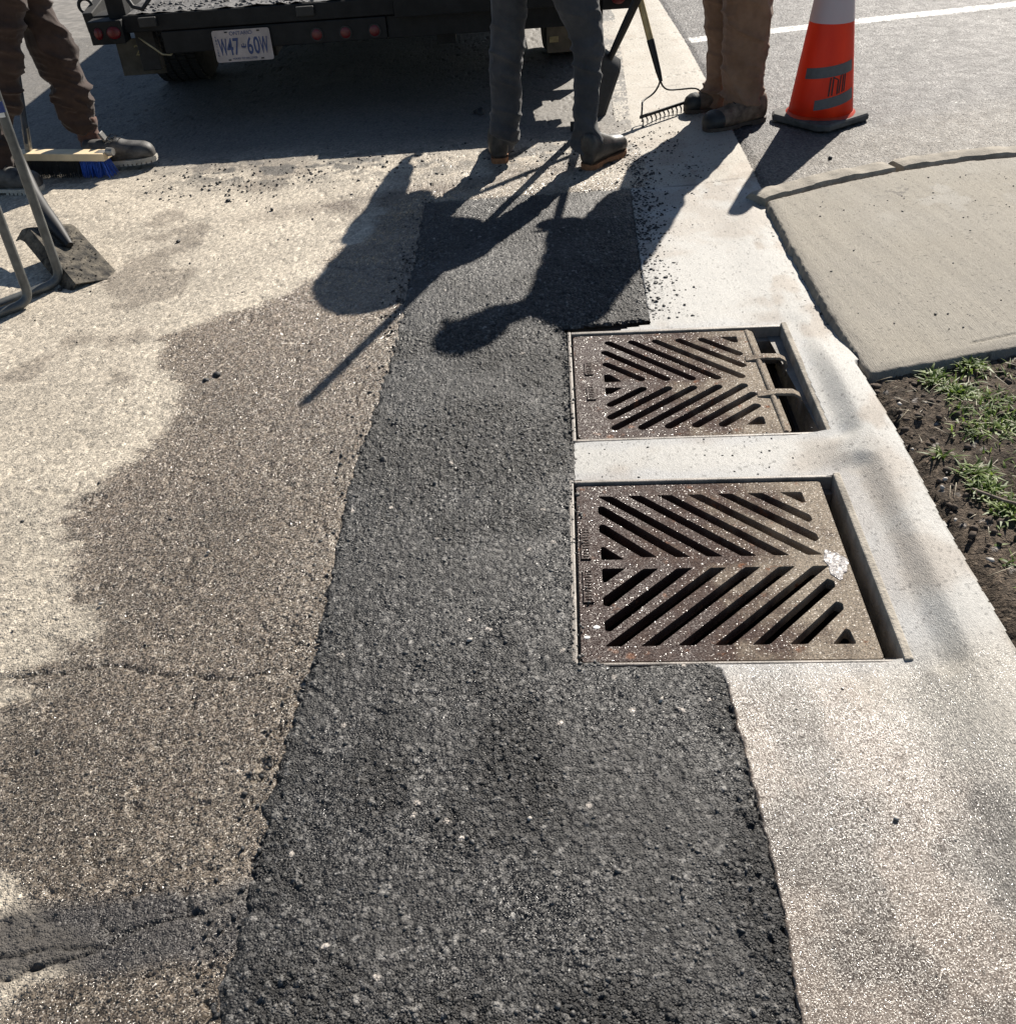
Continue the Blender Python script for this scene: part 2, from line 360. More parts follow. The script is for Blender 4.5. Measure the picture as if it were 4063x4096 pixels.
    nn_ = N.new('ShaderNodeVectorMath'); nn_.operation = 'NORMALIZE'; L.new(ad_.outputs[0], nn_.inputs[0]); L.new(nn_.outputs[0], b.inputs['Normal'])
    return m
M_iron = iron_mat()
M_frame = simple('dusty_frame_iron', (.19, .165, .14), .5, 0, 20, .45, .6, 300, .0015)
M_kwall = simple('kerb_wall_concrete', (.30, .27, .225), .85, 0, 16, .35, .9, 140, .004)
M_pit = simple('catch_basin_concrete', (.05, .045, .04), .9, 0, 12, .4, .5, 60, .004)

# ------------------------------------------------------------------ plan of the ground (metres)
PATCH_L = [(-.52, .3), (-.5, .74), (-.49, .92), (-.48, 1.05), (-.47, 1.27), (-.45, 1.41), (-.44, 1.58), (-.43, 1.86), (-.42, 2.1), (-.385, 2.4), (-.36, 2.64), (-.33, 2.99), (-.3, 3.51), (-.28, 4.05), (-.26, 4.3)]
PATCH_R = [(.35, .3), (.37, .68), (.39, .87), (.4, 1.14), (.405, 1.39), (.19, 1.395), (.19, 2.9), (.5, 2.92), (.55, 3.46), (.61, 4.1), (.65, 4.55), (.67, 5.13), (.8, 6.6), (.96, 8.3)]
GUT = [(.35, .2), (.372, .68), (.39, .87), (.4, 1.14), (.405, 1.37), (.3, 1.38), (.3, 2.04), (.175, 2.055), (.19, 2.225), (.3, 2.24), (.3, 2.84), (.5, 2.895), (.55, 3.46), (.61, 4.1), (.65, 4.55),
       (.67, 5.13), (.8, 6.6), (.96, 8.3), (1.02, 9.2), (1.46, 9.2), (1.38, 8.15), (1.32, 6.74), (1.25, 5.59), (1.17, 4.44), (1.13, 3.96), (1.10, 3.6), (1.075, 3.2), (1.05, 2.8), (1.035, 2.45), (1.02, 2.1), (.995, 1.8), (.975, 1.4), (.96, 1.0), (.94, .2)]
BACK = [(1.46, 9.2), (1.38, 8.15), (1.32, 6.74), (1.25, 5.59), (1.17, 4.44), (1.13, 3.96), (1.10, 3.6), (1.075, 3.2), (1.05, 2.8), (1.035, 2.45), (1.02, 2.1), (.995, 1.8), (.975, 1.4), (.96, 1.0), (.94, .2)]
G2C, G2A = np.array([.4537, 1.7042]), R(-4.6)
G1C, G1A = np.array([.5113, 2.5299]), R(-3.93)
def rot2(c, a, x, y): return (c[0] + x * math.cos(a) - y * math.sin(a), c[1] + x * math.sin(a) + y * math.cos(a))
def quad(c, a, x0, y0, x1, y1): return [rot2(c, a, x0, y0), rot2(c, a, x1, y0), rot2(c, a, x1, y1), rot2(c, a, x0, y1)]
FR2 = quad(G2C, G2A, -.322, -.322, .354, .325)     # outer outline of the two cast frames
FR1 = quad(G1C, G1A, -.305, -.318, .385, .322)
HO2 = quad(G2C, G2A, -.316, -.316, .349, .319); HO1 = quad(G1C, G1A, -.299, -.312, .380, .316)
def holes(x, y): return inpoly(x, y, HO2) | inpoly(x, y, HO1)
DRYLINE = [(-.80, .2), (-.80, .76), (-.74, .84), (-.70, .88), (-.84, .95), (-.95, 1.05), (-1.02, 1.25), (-1.04, 1.38), (-.98, 1.6), (-1.0, 1.72), (-1.05, 1.88), (-1.14, 2.04), (-1.08, 2.18), (-1.02, 2.3), (-.97, 2.42), (-.93, 2.6), (-1.0, 2.78), (-1.1, 2.95), (-1.12, 3.03), (-.9, 3.2), (-.72, 3.35), (-.64, 3.47), (-.55, 3.7), (-.49, 3.86), (-.45, 4.2), (-.4, 4.5)]
CRACKS = [[(-1.3, 1.5), (-1.05, 1.49), (-.85, 1.50), (-.72, 1.46), (-.6, 1.44), (-.5, 1.46)], [(-1.2, .86), (-.98, .87), (-.86, .83), (-.75, .845), (-.62, .90), (-.5, .93)],
          [(-.42, 3.52), (-.5, 3.50), (-.55, 3.53), (-.62, 3.56)], [(-.42, 3.52), (-.34, 3.46), (-.3, 3.47)], [(-.98, .87), (-.8, .865), (-.66, .875)]]
def cracks_d(x, y):
    d = np.full(x.shape, 9.0); wx = x + .012 * (fbm(x * 30, y * 30, 5) - .5); wy = y + .03 * (fbm(x * 22, y * 22, 9) - .5)
    near = (x < -.25) & (x > -1.35) & (((y > 1.35) & (y < 1.6)) | ((y > .75) & (y < 1.0)) | ((y > 3.4) & (y < 3.65)))
    if near.any():
        t = np.full(int(near.sum()), 9.0)
        for c in CRACKS: t = np.minimum(t, segdist(wx[near], wy[near], c))
        d[near] = t
    return d
def road_h(x, y):
    F, I = worley(x / .0105, y / .0105, 1); F2, I2 = worley(x / .0052, y / .0052, 21)
    st = np.sqrt(np.clip(1 - (F / .62) ** 2, 0, 1)) * (I > .25)
    s2 = np.sqrt(np.clip(1 - (F2 / .6) ** 2, 0, 1))
    far = sstep(2.2, 4.2, y)
    pits = sstep(.68, .78, fbm(x * 38, y * 38, 77, 3)) * .0045
    dl = (x - interp(y, PATCH_L)); edge = sstep(-.12, -.03, dl) * .5
    z = (st * .0012 * (.6 + .8 * I) + s2 * .0004) * (1 - .35 * far) * (1 + .8 * edge) - pits * (1 + edge) + .006 * (fbm(x * 2.2, y * 2.2, 3, 3) - .5) + .003 * (fbm(x * 11, y * 11, 4, 2) - .5)
    z -= .007 * np.clip(1 - cracks_d(x, y) / (.0035 + .003 * vn2(x * 40, y * 40, 8)), 0, 1)
    z -= .012 * sstep(.005, .04, dl + .03 * (fbm(x * 25, y * 25, 41) - .5)) * (y < 4.15)
    z -= .05 * sstep(8.2, 8.6, y)
    return z
def road_c(x, y, z):
    dl = x - interp(y, DRYLINE) + .22 * (fbm(x * 3.5, y * 6, 31, 5) - .5) + .10 * (fbm(x * 16, y * 30, 35, 4) - .5)
    wet = .72 * sstep(-.03, .03, dl) + .28 * sstep(-.10, .12, dl)
    wet *= 1 - .75 * sstep(4.0, 4.45, y)
    spot = sstep(.63, .70, fbm(x * 3.1 + 2, y * 3.1, 51, 4)) * (1 - wet) * .55
    band = np.exp(-((y - (4.12 + .25 * (x + 1))) / .10) ** 2) * sstep(-1.3, -.7, x) * .6
    F, I = worley(x / .0105, y / .0105, 1)
    dry = np.array([.45, .395, .315]); wc = np.array([.155, .124, .094])
    c = mixc(dry, wc, np.clip(wet + spot + band, 0, 1)); c *= (1 - .28 * wet * (1 - sstep(.9, 2.2, y)))[..., None]; c *= (1 + .25 * wet * sstep(2.4, 3.4, y))[..., None]
    c *= (.72 + .56 * fbm(x * 4, y * 4, 61, 4))[..., None]
    c *= (.84 + .32 * I)[..., None]
    pale = (I > .93) * .5; c = mixc(c, [.5, .45, .38], pale) if False else c + (np.array([.20, .18, .15]) * pale[..., None])
    c = np.where((F > .62)[..., None], c * .68, c)
    # tar-darkened strip at the bottom left
    ds = np.abs(y - (.88 + .05 * (x + .9))) + .04 * (fbm(x * 9, y * 9, 71) - .5)
    tar = (1 - sstep(.045, .085, ds)) * (x < -.4) * sstep(-1.4, -1.0, x)
    c = mixc(c, [.035, .032, .031], tar * .9)
    c *= (1 - .75 * np.clip(1 - cracks_d(x, y) / .005, 0, 1))[..., None]
    # whitish slurry close to the new asphalt
    sl = sstep(-.14, -.02, x - interp(y, PATCH_L)) * sstep(.5, .62, fbm(x * 6, y * 6, 81)) * (y < 3.3)
    c = mixc(c, [.27, .24, .20], sl * .12)
    # dark crumbs trodden in where the truck was loaded from
    dk = np.exp(-((y - 4.75) / .22) ** 2) * sstep(.48, .6, fbm(x * 14, y * 14, 91)) * sstep(-1.7, -1.2, x)
    c = mixc(c, [.03, .03, .03], np.clip(dk * .8, 0, 1))
    r = .62 - .27 * wet + .18 * tar + .2 * (fbm(x * 18, y * 18, 95) - .5)
    far = sstep(4.6, 5.2, y); c = mixc(c, [.115, .108, .100], far * .9)  # asphalt colour lowered under the truck, painting its shadow darker
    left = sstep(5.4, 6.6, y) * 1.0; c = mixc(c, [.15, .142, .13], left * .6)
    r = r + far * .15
    return c, np.clip(r, .24, .9)
def grow(a, b, d0, k):
    out = [a]
    while out[-1] < b: out.append(out[-1] + d0 * (1 + k * abs(out[-1] - a)))
    return np.array(out)
ysr = grow(.45, 8.8, .0031, .75)
xsr = np.concatenate([-grow(.1, 5.2, .0033, .55)[::-1], np.arange(-.095, 1.0, .007)])
def road_mask(x, y):
    pl = interp(y, PATCH_L)
    return ((x < pl + .07) | (y > 4.1)) & (x < interp(y, [(.7, 4.0), (.75, 5.13), (.9, 6.6), (1.05, 8.3), (1.1, 9)]))
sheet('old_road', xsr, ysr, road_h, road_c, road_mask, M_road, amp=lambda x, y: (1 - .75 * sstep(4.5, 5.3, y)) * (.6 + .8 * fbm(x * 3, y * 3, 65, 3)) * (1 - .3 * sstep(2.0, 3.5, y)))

def patch_h(x, y):
    n = fbm(x * 26, y * 26, 101, 4) - .5
    dl = x - interp(y, PATCH_L) + .035 * n; dr = interp(y, PATCH_R) - x + .015 * n; dt = 4.18 - y + .05 * n
    sel = sstep(.40, .62, fbm(x * 4.5, y * 3.5, 103, 4))
    F, I = worley(x / .0135, y / .0135, 111); F2, I2 = worley(x / .0075, y / .0075, 121); F3, I3 = worley(x / .0042, y / .0042, 131)
    st = np.sqrt(np.clip(1 - (F / .55) ** 2, 0, 1)) * (I > .45 - .25 * sel) * (.5 + .9 * I)
    s2 = np.sqrt(np.clip(1 - (F2 / .6) ** 2, 0, 1)) * (I2 > .2)
    s3 = np.sqrt(np.clip(1 - (F3 / .6) ** 2, 0, 1))
    z = np.maximum(st * .0040, s2 * .0022 * (.6 + .7 * I2)) * (.35 + .75 * sel) + s3 * .0006
    edge = 1 - sstep(.0, .05, np.minimum(dl, dr))
    z -= sstep(.60, .72, fbm(x * 45, y * 45, 141, 2)) * .005 * (.35 + .65 * edge + .3 * sel)
    z += .008 * (fbm(x * 1.7, y * 3, 105, 3) - .5)
    z *= 1 - .45 * sstep(3.0, 4.1, y)
    z += -.016 + .018 * sstep(-.015, .028, dl)
    z -= .008 * (1 - sstep(-.01, .03, dr))
    z -= .012 * (1 - sstep(-.02, .05, dt))
    return z
def patch_c(x, y, z):
    F, I = worley(x / .0135, y / .0135, 111); F2, I2 = worley(x / .0075, y / .0075, 121)
    c = flatc([.0165, .0155, .0148], x)
    c *= (.7 + .6 * fbm(x * 5, y * 5, 151, 3))[..., None]
    g = (I > .72) & (F < .5); c = np.where(g[..., None], c + np.array([.09, .086, .080]) * (.2 + (I[..., None] - .72) * 4), c)
    g2 = (I2 > .9) & (F2 < .5); c = np.where(g2[..., None], c + .04, c)
    pale = (I > .996) & (F < .45); c = np.where(pale[..., None], np.array([.38, .34, .30]), c)
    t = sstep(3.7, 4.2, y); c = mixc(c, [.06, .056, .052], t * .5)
    r = .50 + .30 * (fbm(x * 4.5, y * 4.5, 161, 3) - .5) + .12 * I
    return c, np.clip(r, .28, .8)
ysp = grow(.5, 4.3, .0023, .7); xsp = np.arange(-.58, .72, .0026)
def patch_mask(x, y): return (x > interp(y, PATCH_L) - .04) & (x < interp(y, PATCH_R) + .03) & ~holes(x, y)
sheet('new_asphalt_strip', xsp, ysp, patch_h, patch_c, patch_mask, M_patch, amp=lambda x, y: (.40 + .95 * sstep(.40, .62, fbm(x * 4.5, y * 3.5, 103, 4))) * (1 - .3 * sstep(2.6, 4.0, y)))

JOINTS = [[(.6, 4.13), (1.17, 4.17)], [(.67, 5.72), (1.27, 5.75)], [(.88, 6.9), (1.35, 7.0)], [(1.0, 5.9), (1.27, 5.98)]]
def kerb_rise(y): return .034 * (1 - sstep(2.4, 2.8, y)) + .010
def conc_h(x, y):
    xb = interp(y, BACK); t = sstep(-.26, -.05, x - xb)
    z = kerb_rise(y) * t + .003 * (fbm(x * 4, y * 4, 201, 3) - .5) + .0007 * (fbm(x * 120, y * 40, 203, 2) - .5)
    z -= .018 * sstep(-.016, .0, x - xb) * (y < 2.5)
    z += .0015 - .0015 * sstep(.0, .05, y - 4.13)
    ed = np.where((y < 1.372) | (y > 2.93), 1.0, 0.0) * (interp(y, PATCH_R) - x) + .008 * (fbm(x * 45, y * 45, 251, 3) - .5) * ((y < 1.372) | (y > 2.93)); z -= .05 * np.clip(ed / .012, 0, 1)
    for j in JOINTS:
        m = (abs(y - j[0][1]) < .15)
        if m.any(): z[m] -= .006 * np.clip(1 - segdist(x[m], y[m] + .012 * (fbm(x[m] * 14, y[m] * 14, 7) - .5), j) / .006, 0, 1)
    for C_, A_, s in ((G2C, G2A, .34), (G1C, G1A, .34)):   # dished towards the castings
        u = (x - C_[0]) * math.cos(A_) + (y - C_[1]) * math.sin(A_); v = -(x - C_[0]) * math.sin(A_) + (y - C_[1]) * math.cos(A_)
        d = np.hypot(np.maximum(np.abs(u - .03) - .36, 0), np.maximum(np.abs(v) - .33, 0))
        z *= 1 - .5 * (1 - sstep(0, .07, d))
    return z
def conc_c(x, y, z):
    n1 = fbm(x * 3.5, y * 3.5, 211, 5); n2 = fbm(x * 11, y * 11, 221, 4); n3 = fbm(x * 130, y * 130, 231, 2)
    white = np.array([.39, .38, .355]); beige = np.array([.36, .325, .27]); wetc = np.array([.155, .126, .102]); brown = np.array([.25, .195, .145])
    c = flatc(white, x) * (.86 + .28 * n2)[..., None]
    c = mixc(c, beige, sstep(4.1, 4.2, y) * .9)
    low = (1 - sstep(1.28, 1.45, y + .12 * (n1 - .5)))
    toRight = sstep(.66, .84, x + .25 * (n1 - .5))
    c = mixc(c, wetc * 1.0, low * (1 - .75 * toRight))
    c = mixc(c, beige * .66, low * toRight * .8)
    st = sstep(.56, .70, n1) * (.45 + .3 * low); c = mixc(c, brown, st * (1 - .6 * low)); c = c * (1 - low * (.55 * sstep(.50, .66, fbm(x * 8, y * 6, 261, 5)) - .12))[..., None]
    st2 = sstep(.62, .72, fbm(x * 7 + 5, y * 4, 241, 4)) * .55 * sstep(.8, .9, x); c = mixc(c, brown, st2)
    # blueish cement bleed around castings
    for C_, A_ in ((G2C, G2A), (G1C, G1A)):
        u = (x - C_[0]) * math.cos(A_) + (y - C_[1]) * math.sin(A_); v = -(x - C_[0]) * math.sin(A_) + (y - C_[1]) * math.cos(A_)
        d = np.hypot(np.maximum(np.abs(u - .03) - .34, 0), np.maximum(np.abs(v) - .325, 0))
        c = mixc(c, [.30, .31, .325], (1 - sstep(.005, .05, d + .08 * (n2 - .5))) * .38 * (1 - low))
    dots = sstep(.76, .84, n3); c = c * (1 - .6 * dots)[..., None]
    pr = x - interp(y, PATCH_R); c = mixc(c, [.05, .05, .05], sstep(.55, .66, n3) * (1 - sstep(.0, .09, pr)) * (y > 2.9) * .8)
    for j in JOINTS:
        m = (abs(y - j[0][1]) < .1)
        if m.any(): c[m] = mixc(c[m], [.06, .055, .05], np.clip(1 - segdist(x[m], y[m] + .012 * (fbm(x[m] * 14, y[m] * 14, 7) - .5), j) / .005, 0, 1) * .8)
    wetf = low * (1 - .6 * toRight)
    r = .66 - .38 * wetf + .2 * (n2 - .5)
    return c, np.clip(r, .26, .9)
def gut_mask(x, y):
    j = .006 * (fbm(x * 60, y * 60, 251, 2) - .5); j2 = .006 * (fbm(x * 50 + 9, y * 50, 252, 2) - .5)
    return (inpoly(x + j, y + j2, GUT) | ((x < interp(y, PATCH_R) + .03) & (x > interp(y, PATCH_R) - .014) & ((y < 1.37) | (y > 2.935)))) & ~holes(x, y)
sheet('gutter', np.arange(.16, 1.5, .0036), grow(.45, 9.2, .0036, .55), conc_h, conc_c, gut_mask, M_conc)

# side road: paler worn asphalt
def side_h(x, y):
    F, I = worley(x / .014, y / .014, 301)
    return np.sqrt(np.clip(1 - (F / .6) ** 2, 0, 1)) * .0028 * (.4 + I) + .006 * (fbm(x * 3, y * 3, 303, 3) - .5) - .001 - .01 * (1 - sstep(0, .05, x - interp(y, BACK)))
def side_c(x, y, z):
    F, I = worley(x / .014, y / .014, 301)
    c = flatc([.098, .091, .088], x) * (.8 + .4 * fbm(x * 3, y * 3, 311, 4))[..., None] * (.65 + .75 * I)[..., None]
    t = (1 - sstep(4.3, 4.75, y - .35 * (x - 1.2) + .25 * (fbm(x * 6, y * 6, 321) - .5))); c = mixc(c, np.array([.17, .15, .125]), t * .75)
    # painted stop line, worn
    ya = 6.72 + .168 * (x - 1.35); d = np.abs(y - ya - .07) - .070 + .02 * (fbm(x * 30, y * 30, 331) - .5)
    wl = (1 - sstep(-.004, .004, d)) * (x > 1.36) * (1 - .6 * sstep(.60, .70, fbm(x * 35, y * 35, 341, 3)))
    c = mixc(c, [.74, .73, .70], wl)
    return c, np.clip(.62 + .2 * (fbm(x * 20, y * 20, 351) - .5), .3, .9)
sheet('side_road', grow(1.0, 6.5, .0055, .5), grow(3.7, 10.5, .0065, .25), side_h, side_c,
      lambda x, y: (x > interp(y, BACK) - .03) & (y > 3.7), M_side)

# pavement slab
SLAB = [(1.09, 3.80), (1.38, 3.93), (1.70, 4.04), (2.0, 4.10), (2.4, 4.12), (4.5, 4.3), (4.5, 2.95), (1.5, 2.50), (1.27, 2.452), (1.03, 2.40), (1.034, 2.79), (1.063, 3.39)]
SLABZ = .045
def slab_edge(x, y): return segdist(x, y, SLAB + [SLAB[0]])
def slab_h(x, y):
    e = slab_edge(x, y) + .012 * (fbm(x * 30, y * 30, 401) - .5)
    z = SLABZ + .004 * (fbm(x * 3, y * 3, 403, 3) - .5) - .040 * (1 - sstep(.0, .014, e)) - .004 * (1 - sstep(.01, .05, e))
    g = segdist(x, y, [(1.38, 2.545), (1.6, 2.60), (2.3, 2.74), (4, 3.05)]); z -= .006 * np.clip(1 - g / .006, 0, 1)
    return z
def slab_c(x, y, z):
    n = fbm(x * 4, y * 4, 411, 5); c = flatc([.265, .240, .198], x) * (.82 + .36 * n)[..., None]
    stk = vn2(x * 170 + y * 20, y * 7 - x, 421) * .5 + vn2(x * 70 + y * 9, y * 3, 423) * .5; c *= (.84 + .32 * stk)[..., None]
    pale = sstep(.56, .66, fbm(x * 9, y * 9, 431, 4)) * np.exp(-(((x - 1.75) / .3) ** 2 + ((y - 3.75) / .28) ** 2)); c = mixc(c, [.34, .32, .285], pale * .7)
    dk = sstep(.60, .66, fbm(x * 40, y * 40, 441, 3)) * np.exp(-(((x - 1.62) / .09) ** 2 + ((y - 3.78) / .07) ** 2)) * .8; c = mixc(c, [.1, .09, .08], dk)
    e = slab_edge(x, y); c = mixc(c, [.18, .16, .135], (1 - sstep(.0, .06, e + .04 * (n - .5))) * .5)
    n3 = fbm(x * 110, y * 110, 451, 2); c = c * (1 - .6 * sstep(.80, .86, n3))[..., None]
    return c, np.clip(.75 + .2 * (n - .5), .4, .95)
sheet('pavement', np.arange(1.0, 4.0, .0065), np.arange(2.38, 4.32, .0065), slab_h, slab_c, lambda x, y: inpoly(x + .008 * (fbm(x * 40, y * 40, 461) - .5), y, SLAB), M_slab)

# soil verge
def soil_h(x, y):
    F, I = worley(x / .03, y / .03, 501); F2, I2 = worley(x / .012, y / .012, 511)
    z = .012 + .035 * (fbm(x * 7, y * 7, 521, 5) - .5) + np.sqrt(np.clip(1 - (F / .6) ** 2, 0, 1)) * .005 * (I > .7) + np.sqrt(np.clip(1 - (F2 / .6) ** 2, 0, 1)) * .005 * I2
    z += .012 * sstep(1.2, 1.8, x); z -= .03 * (1 - sstep(-.02, .05, x - interp(y, BACK)))
    return z
def soil_c(x, y, z):
    c = flatc([.098, .076, .057], x) * (.6 + .8 * fbm(x * 9, y * 9, 531, 5))[..., None]
    F, I = worley(x / .012, y / .012, 511); c *= (.7 + .6 * I)[..., None]; c = np.where((I > .985)[..., None], c + .18, c)
    return c, np.full(x.shape, .9)
sheet('soil', np.arange(.9, 3.2, .0062), np.arange(.3, 3.0, .0062), soil_h, soil_c,
      lambda x, y: (x > interp(y, BACK) - .02) & (y < 2.46 + .21 * np.maximum(x - 1.04, 0)), M_soil)

# wide ground reaching the horizon, open where the drains are
M_far = simple('far_asphalt', (.20, .185, .165), .7, 0, 12, .3, .7, 90, .004)
g = MB(); zz = -.03
hx0, hx1, hy0, hy1 = .15, .86, 1.4, 2.83; BIG = 260
for (a, b, c_, d) in ((-BIG, -BIG, BIG, hy0), (-BIG, hy1, BIG, BIG), (-BIG, hy0, hx0, hy1), (hx1, hy0, BIG, hy1)):
    g.add([(a, b, zz), (c_, b, zz), (c_, d, zz), (a, d, zz)], [(0, 1, 2, 3)])
tag(g.obj('ground', M_far), kind='structure')

# ------------------------------------------------------------------ storm drains
def rot3(C_, A_, pts, z=None): return [(*rot2(C_, A_, p[0], p[1]), (p[2] if z is None else z)) for p in pts]
def stadium(a, b, r, n=6):
    a = np.array(a, float); b = np.array(b, float); d = (b - a) / np.linalg.norm(b - a); nrm = np.array([-d[1], d[0]]); out = []
    for i in range(n + 1):
        t = PI / 2 - PI * i / n; out.append(b - d * r + r * (d * math.cos(t) + nrm * math.sin(t)))
    for i in range(n + 1):
        t = -PI / 2 - PI * i / n; out.append(a + d * r + r * (d * math.cos(t) + nrm * math.sin(t)))
    return out
def roundpoly(P, r=.004, n=3):
    out = []
    for i in range(len(P)):
        p0, p1, p2 = np.array(P[i - 1], float), np.array(P[i], float), np.array(P[(i + 1) % len(P)], float)
        a = (p0 - p1) / np.linalg.norm(p0 - p1); b = (p2 - p1) / np.linalg.norm(p2 - p1)
        s, e = p1 + a * r, p1 + b * r
        for k in range(n + 1):
            t = k / n; out.append((1 - t) ** 2 * s + 2 * t * (1 - t) * p1 + t * t * e)
    return out
def rowcut(a, b, w_, ):     # slot whose ends are cut parallel to the rows
    a = np.array(a, float); b = np.array(b, float); hx = np.array([w_ / 2, 0])
    P = [a - hx, a + hx, b + hx, b - hx]
    ar = sum(P[i][0] * P[(i + 1) % 4][1] - P[(i + 1) % 4][0] * P[i][1] for i in range(4))
    return roundpoly(P if ar > 0 else P[::-1], .005)
def tri(P): return roundpoly(P, .006)
def grate_plate(outline, slots, C_, A_, z1, th, parent):
    from mathutils.geometry import delaunay_2d_cdt
    vs = []; ed = []; loops = [outline] + slots
    for lp in loops:
        b = len(vs); vs += [Vector((float(p[0]), float(p[1]))) for p in lp]; ed += [(b + i, b + (i + 1) % len(lp)) for i in range(len(lp))]
    r = delaunay_2d_cdt(vs, ed, [], 0, 1e-7)
    V, F_ = r[0], r[2]
    cx = np.array([[sum(V[i][0] for i in f) / 3, sum(V[i][1] for i in f) / 3] for f in F_])
    keep = inpoly(cx[:, 0], cx[:, 1], [tuple(p) for p in outline])
    for s in slots: keep &= ~inpoly(cx[:, 0], cx[:, 1], [tuple(p) for p in s])
    F_ = [f for f, k in zip(F_, keep) if k]
    bm = bmesh.new(); bv = [bm.verts.new((v[0], v[1], 0)) for v in V]
    for f in F_:
        try: bm.faces.new([bv[i] for i in f])
        except ValueError: pass
    for v in [v for v in bm.verts if not v.link_faces]: bm.verts.remove(v)
    ret = bmesh.ops.extrude_face_region(bm, geom=bm.faces[:])
    for v in [q for q in ret['geom'] if isinstance(q, bmesh.types.BMVert)]: v.co.z -= th
    bmesh.ops.recalc_face_normals(bm, faces=bm.faces)
    # pull flat faces together so that the bevel sees only real edges
    bmesh.ops.dissolve_limit(bm, angle_limit=.01, verts=bm.verts[:], edges=bm.edges[:], delimit=set()) if False else None
    me = bpy.data.meshes.new('grate'); bm.to_mesh(me); bm.free()
    o = bpy.data.objects.new('grate', me); COL.objects.link(o); me.materials.append(M_iron)
    o.parent = parent; o.location = (0, 0, z1)
    bv_ = o.modifiers.new('bevel', 'BEVEL'); bv_.width = .0022; bv_.segments = 2; bv_.limit_method = 'ANGLE'; bv_.angle_limit = R(40)
    return o
def drain(C_, A_, label, outline, slots, zp, x0, x1, y0, y1, ox0, ox1, oy0, oy1, rwall):
    root = empty('storm_drain', (C_[0], C_[1], 0), label, 'storm drain', 'storm drain grates set in the gutter')
    root.rotation_euler = (0, 0, A_)
    grate_plate(outline, slots, C_, A_, zp, .028, root)
    def add(mb, name, mat, bevel=0):
        me = mb.mesh(name); me.materials.append(mat); o = bpy.data.objects.new(name, me); COL.objects.link(o); o.parent = root
        if bevel: b = o.modifiers.new('b', 'BEVEL'); b.width = bevel; b.segments = 2; b.limit_method = 'ANGLE'
        return o
    fr = MB(); zt = .004
    def bar(a, b, c_, d, top=zt, bot=-.12): fr.box(((a + c_) / 2, (b + d) / 2, (top + bot) / 2), (c_ - a, d - b, top - bot))
    bar(ox0, oy0, x0, oy1, zt); bar(x0 + .0, oy0, x1, y0, zt - .002); bar(x0, y1, x1, oy1, zt - .001)
    # seat ledge under the plate
    bar(x0, y0, x0 + .02, y1, zp - .030); bar(x0 + .02, y0, x1, y0 + .02, zp - .031); bar(x0 + .02, y1 - .02, x1, y1, zp - .031)
    # kerb-side wall, leaning back, its top higher than the grate
    kw = MB(); kw.add([(x1, oy0, rwall[0]), (ox1, oy0, rwall[0] + .001), (ox1, oy1, rwall[0] + .001), (x1, oy1, rwall[0]), (x1, oy0, -.16), (ox1, oy0, -.16), (ox1, oy1, -.16), (x1, oy1, -.16)],
           [(0, 1, 2, 3), (4, 7, 6, 5), (0, 4, 5, 1), (3, 2, 6, 7), (0, 3, 7, 4), (1, 5, 6, 2)])
    add(kw, 'kerb_wall', M_kwall, .004)
    add(fr, 'frame', M_frame, .003)
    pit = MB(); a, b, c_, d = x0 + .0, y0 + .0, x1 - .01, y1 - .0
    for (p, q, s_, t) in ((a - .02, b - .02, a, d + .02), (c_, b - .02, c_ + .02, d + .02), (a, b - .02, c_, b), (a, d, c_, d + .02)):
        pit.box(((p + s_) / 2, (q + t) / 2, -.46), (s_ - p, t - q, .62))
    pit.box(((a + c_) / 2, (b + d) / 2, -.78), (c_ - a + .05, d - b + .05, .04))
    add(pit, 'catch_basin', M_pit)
    return root, add
# near drain: straight slots in a chevron
out2 = roundpoly([(-.302, -.306), (.302, -.306), (.302, .306), (-.302, .306)], .008)
sl = []
W2 = .036
for a, b in (((-.251 + .0, .134), (-.140, .023)), ((-.251, .207), (-.064, .021)), ((-.234, .263), (.010, .021)), ((-.160, .263), (.086, .021)), ((-.086, .263), (.160, .021)), ((-.012, .263), (.234, .021)),
             ((-.140, -.017), (-.251, -.126)), ((-.064, -.017), (-.251, -.203)), ((.012, -.017), (-.236, -.263)), ((.088, -.017), (-.161, -.263)), ((.164, -.017), (-.086, -.263)), ((.238, -.017), (-.011, -.263))):
    if min(a[0], b[0]) < -.249:
        # left end rounded off against the rim
        L_, R_ = (a, b) if a[0] < b[0] else (b, a)
        s_ = -1 if L_[1] > R_[1] else 1
        q = [(L_[0], L_[1] - .014), (R_[0] - W2 / 2 + .001, R_[1]), (R_[0] + W2 / 2, R_[1]), (L_[0] + .012, L_[1] + .016), (L_[0], L_[1] + .012)] if s_ == -1 else \
            [(L_[0], L_[1] + .014), (R_[0] - W2 / 2 + .001, R_[1]), (R_[0] + W2 / 2, R_[1]), (L_[0] + .012, L_[1] - .016), (L_[0], L_[1] - .012)]
        sl.append(roundpoly(q, .004))
    else: sl.append(rowcut(a, b, W2))
def rightend(a, r_):   # slots that run out against the kerb-side rim
    return roundpoly(a, r_)
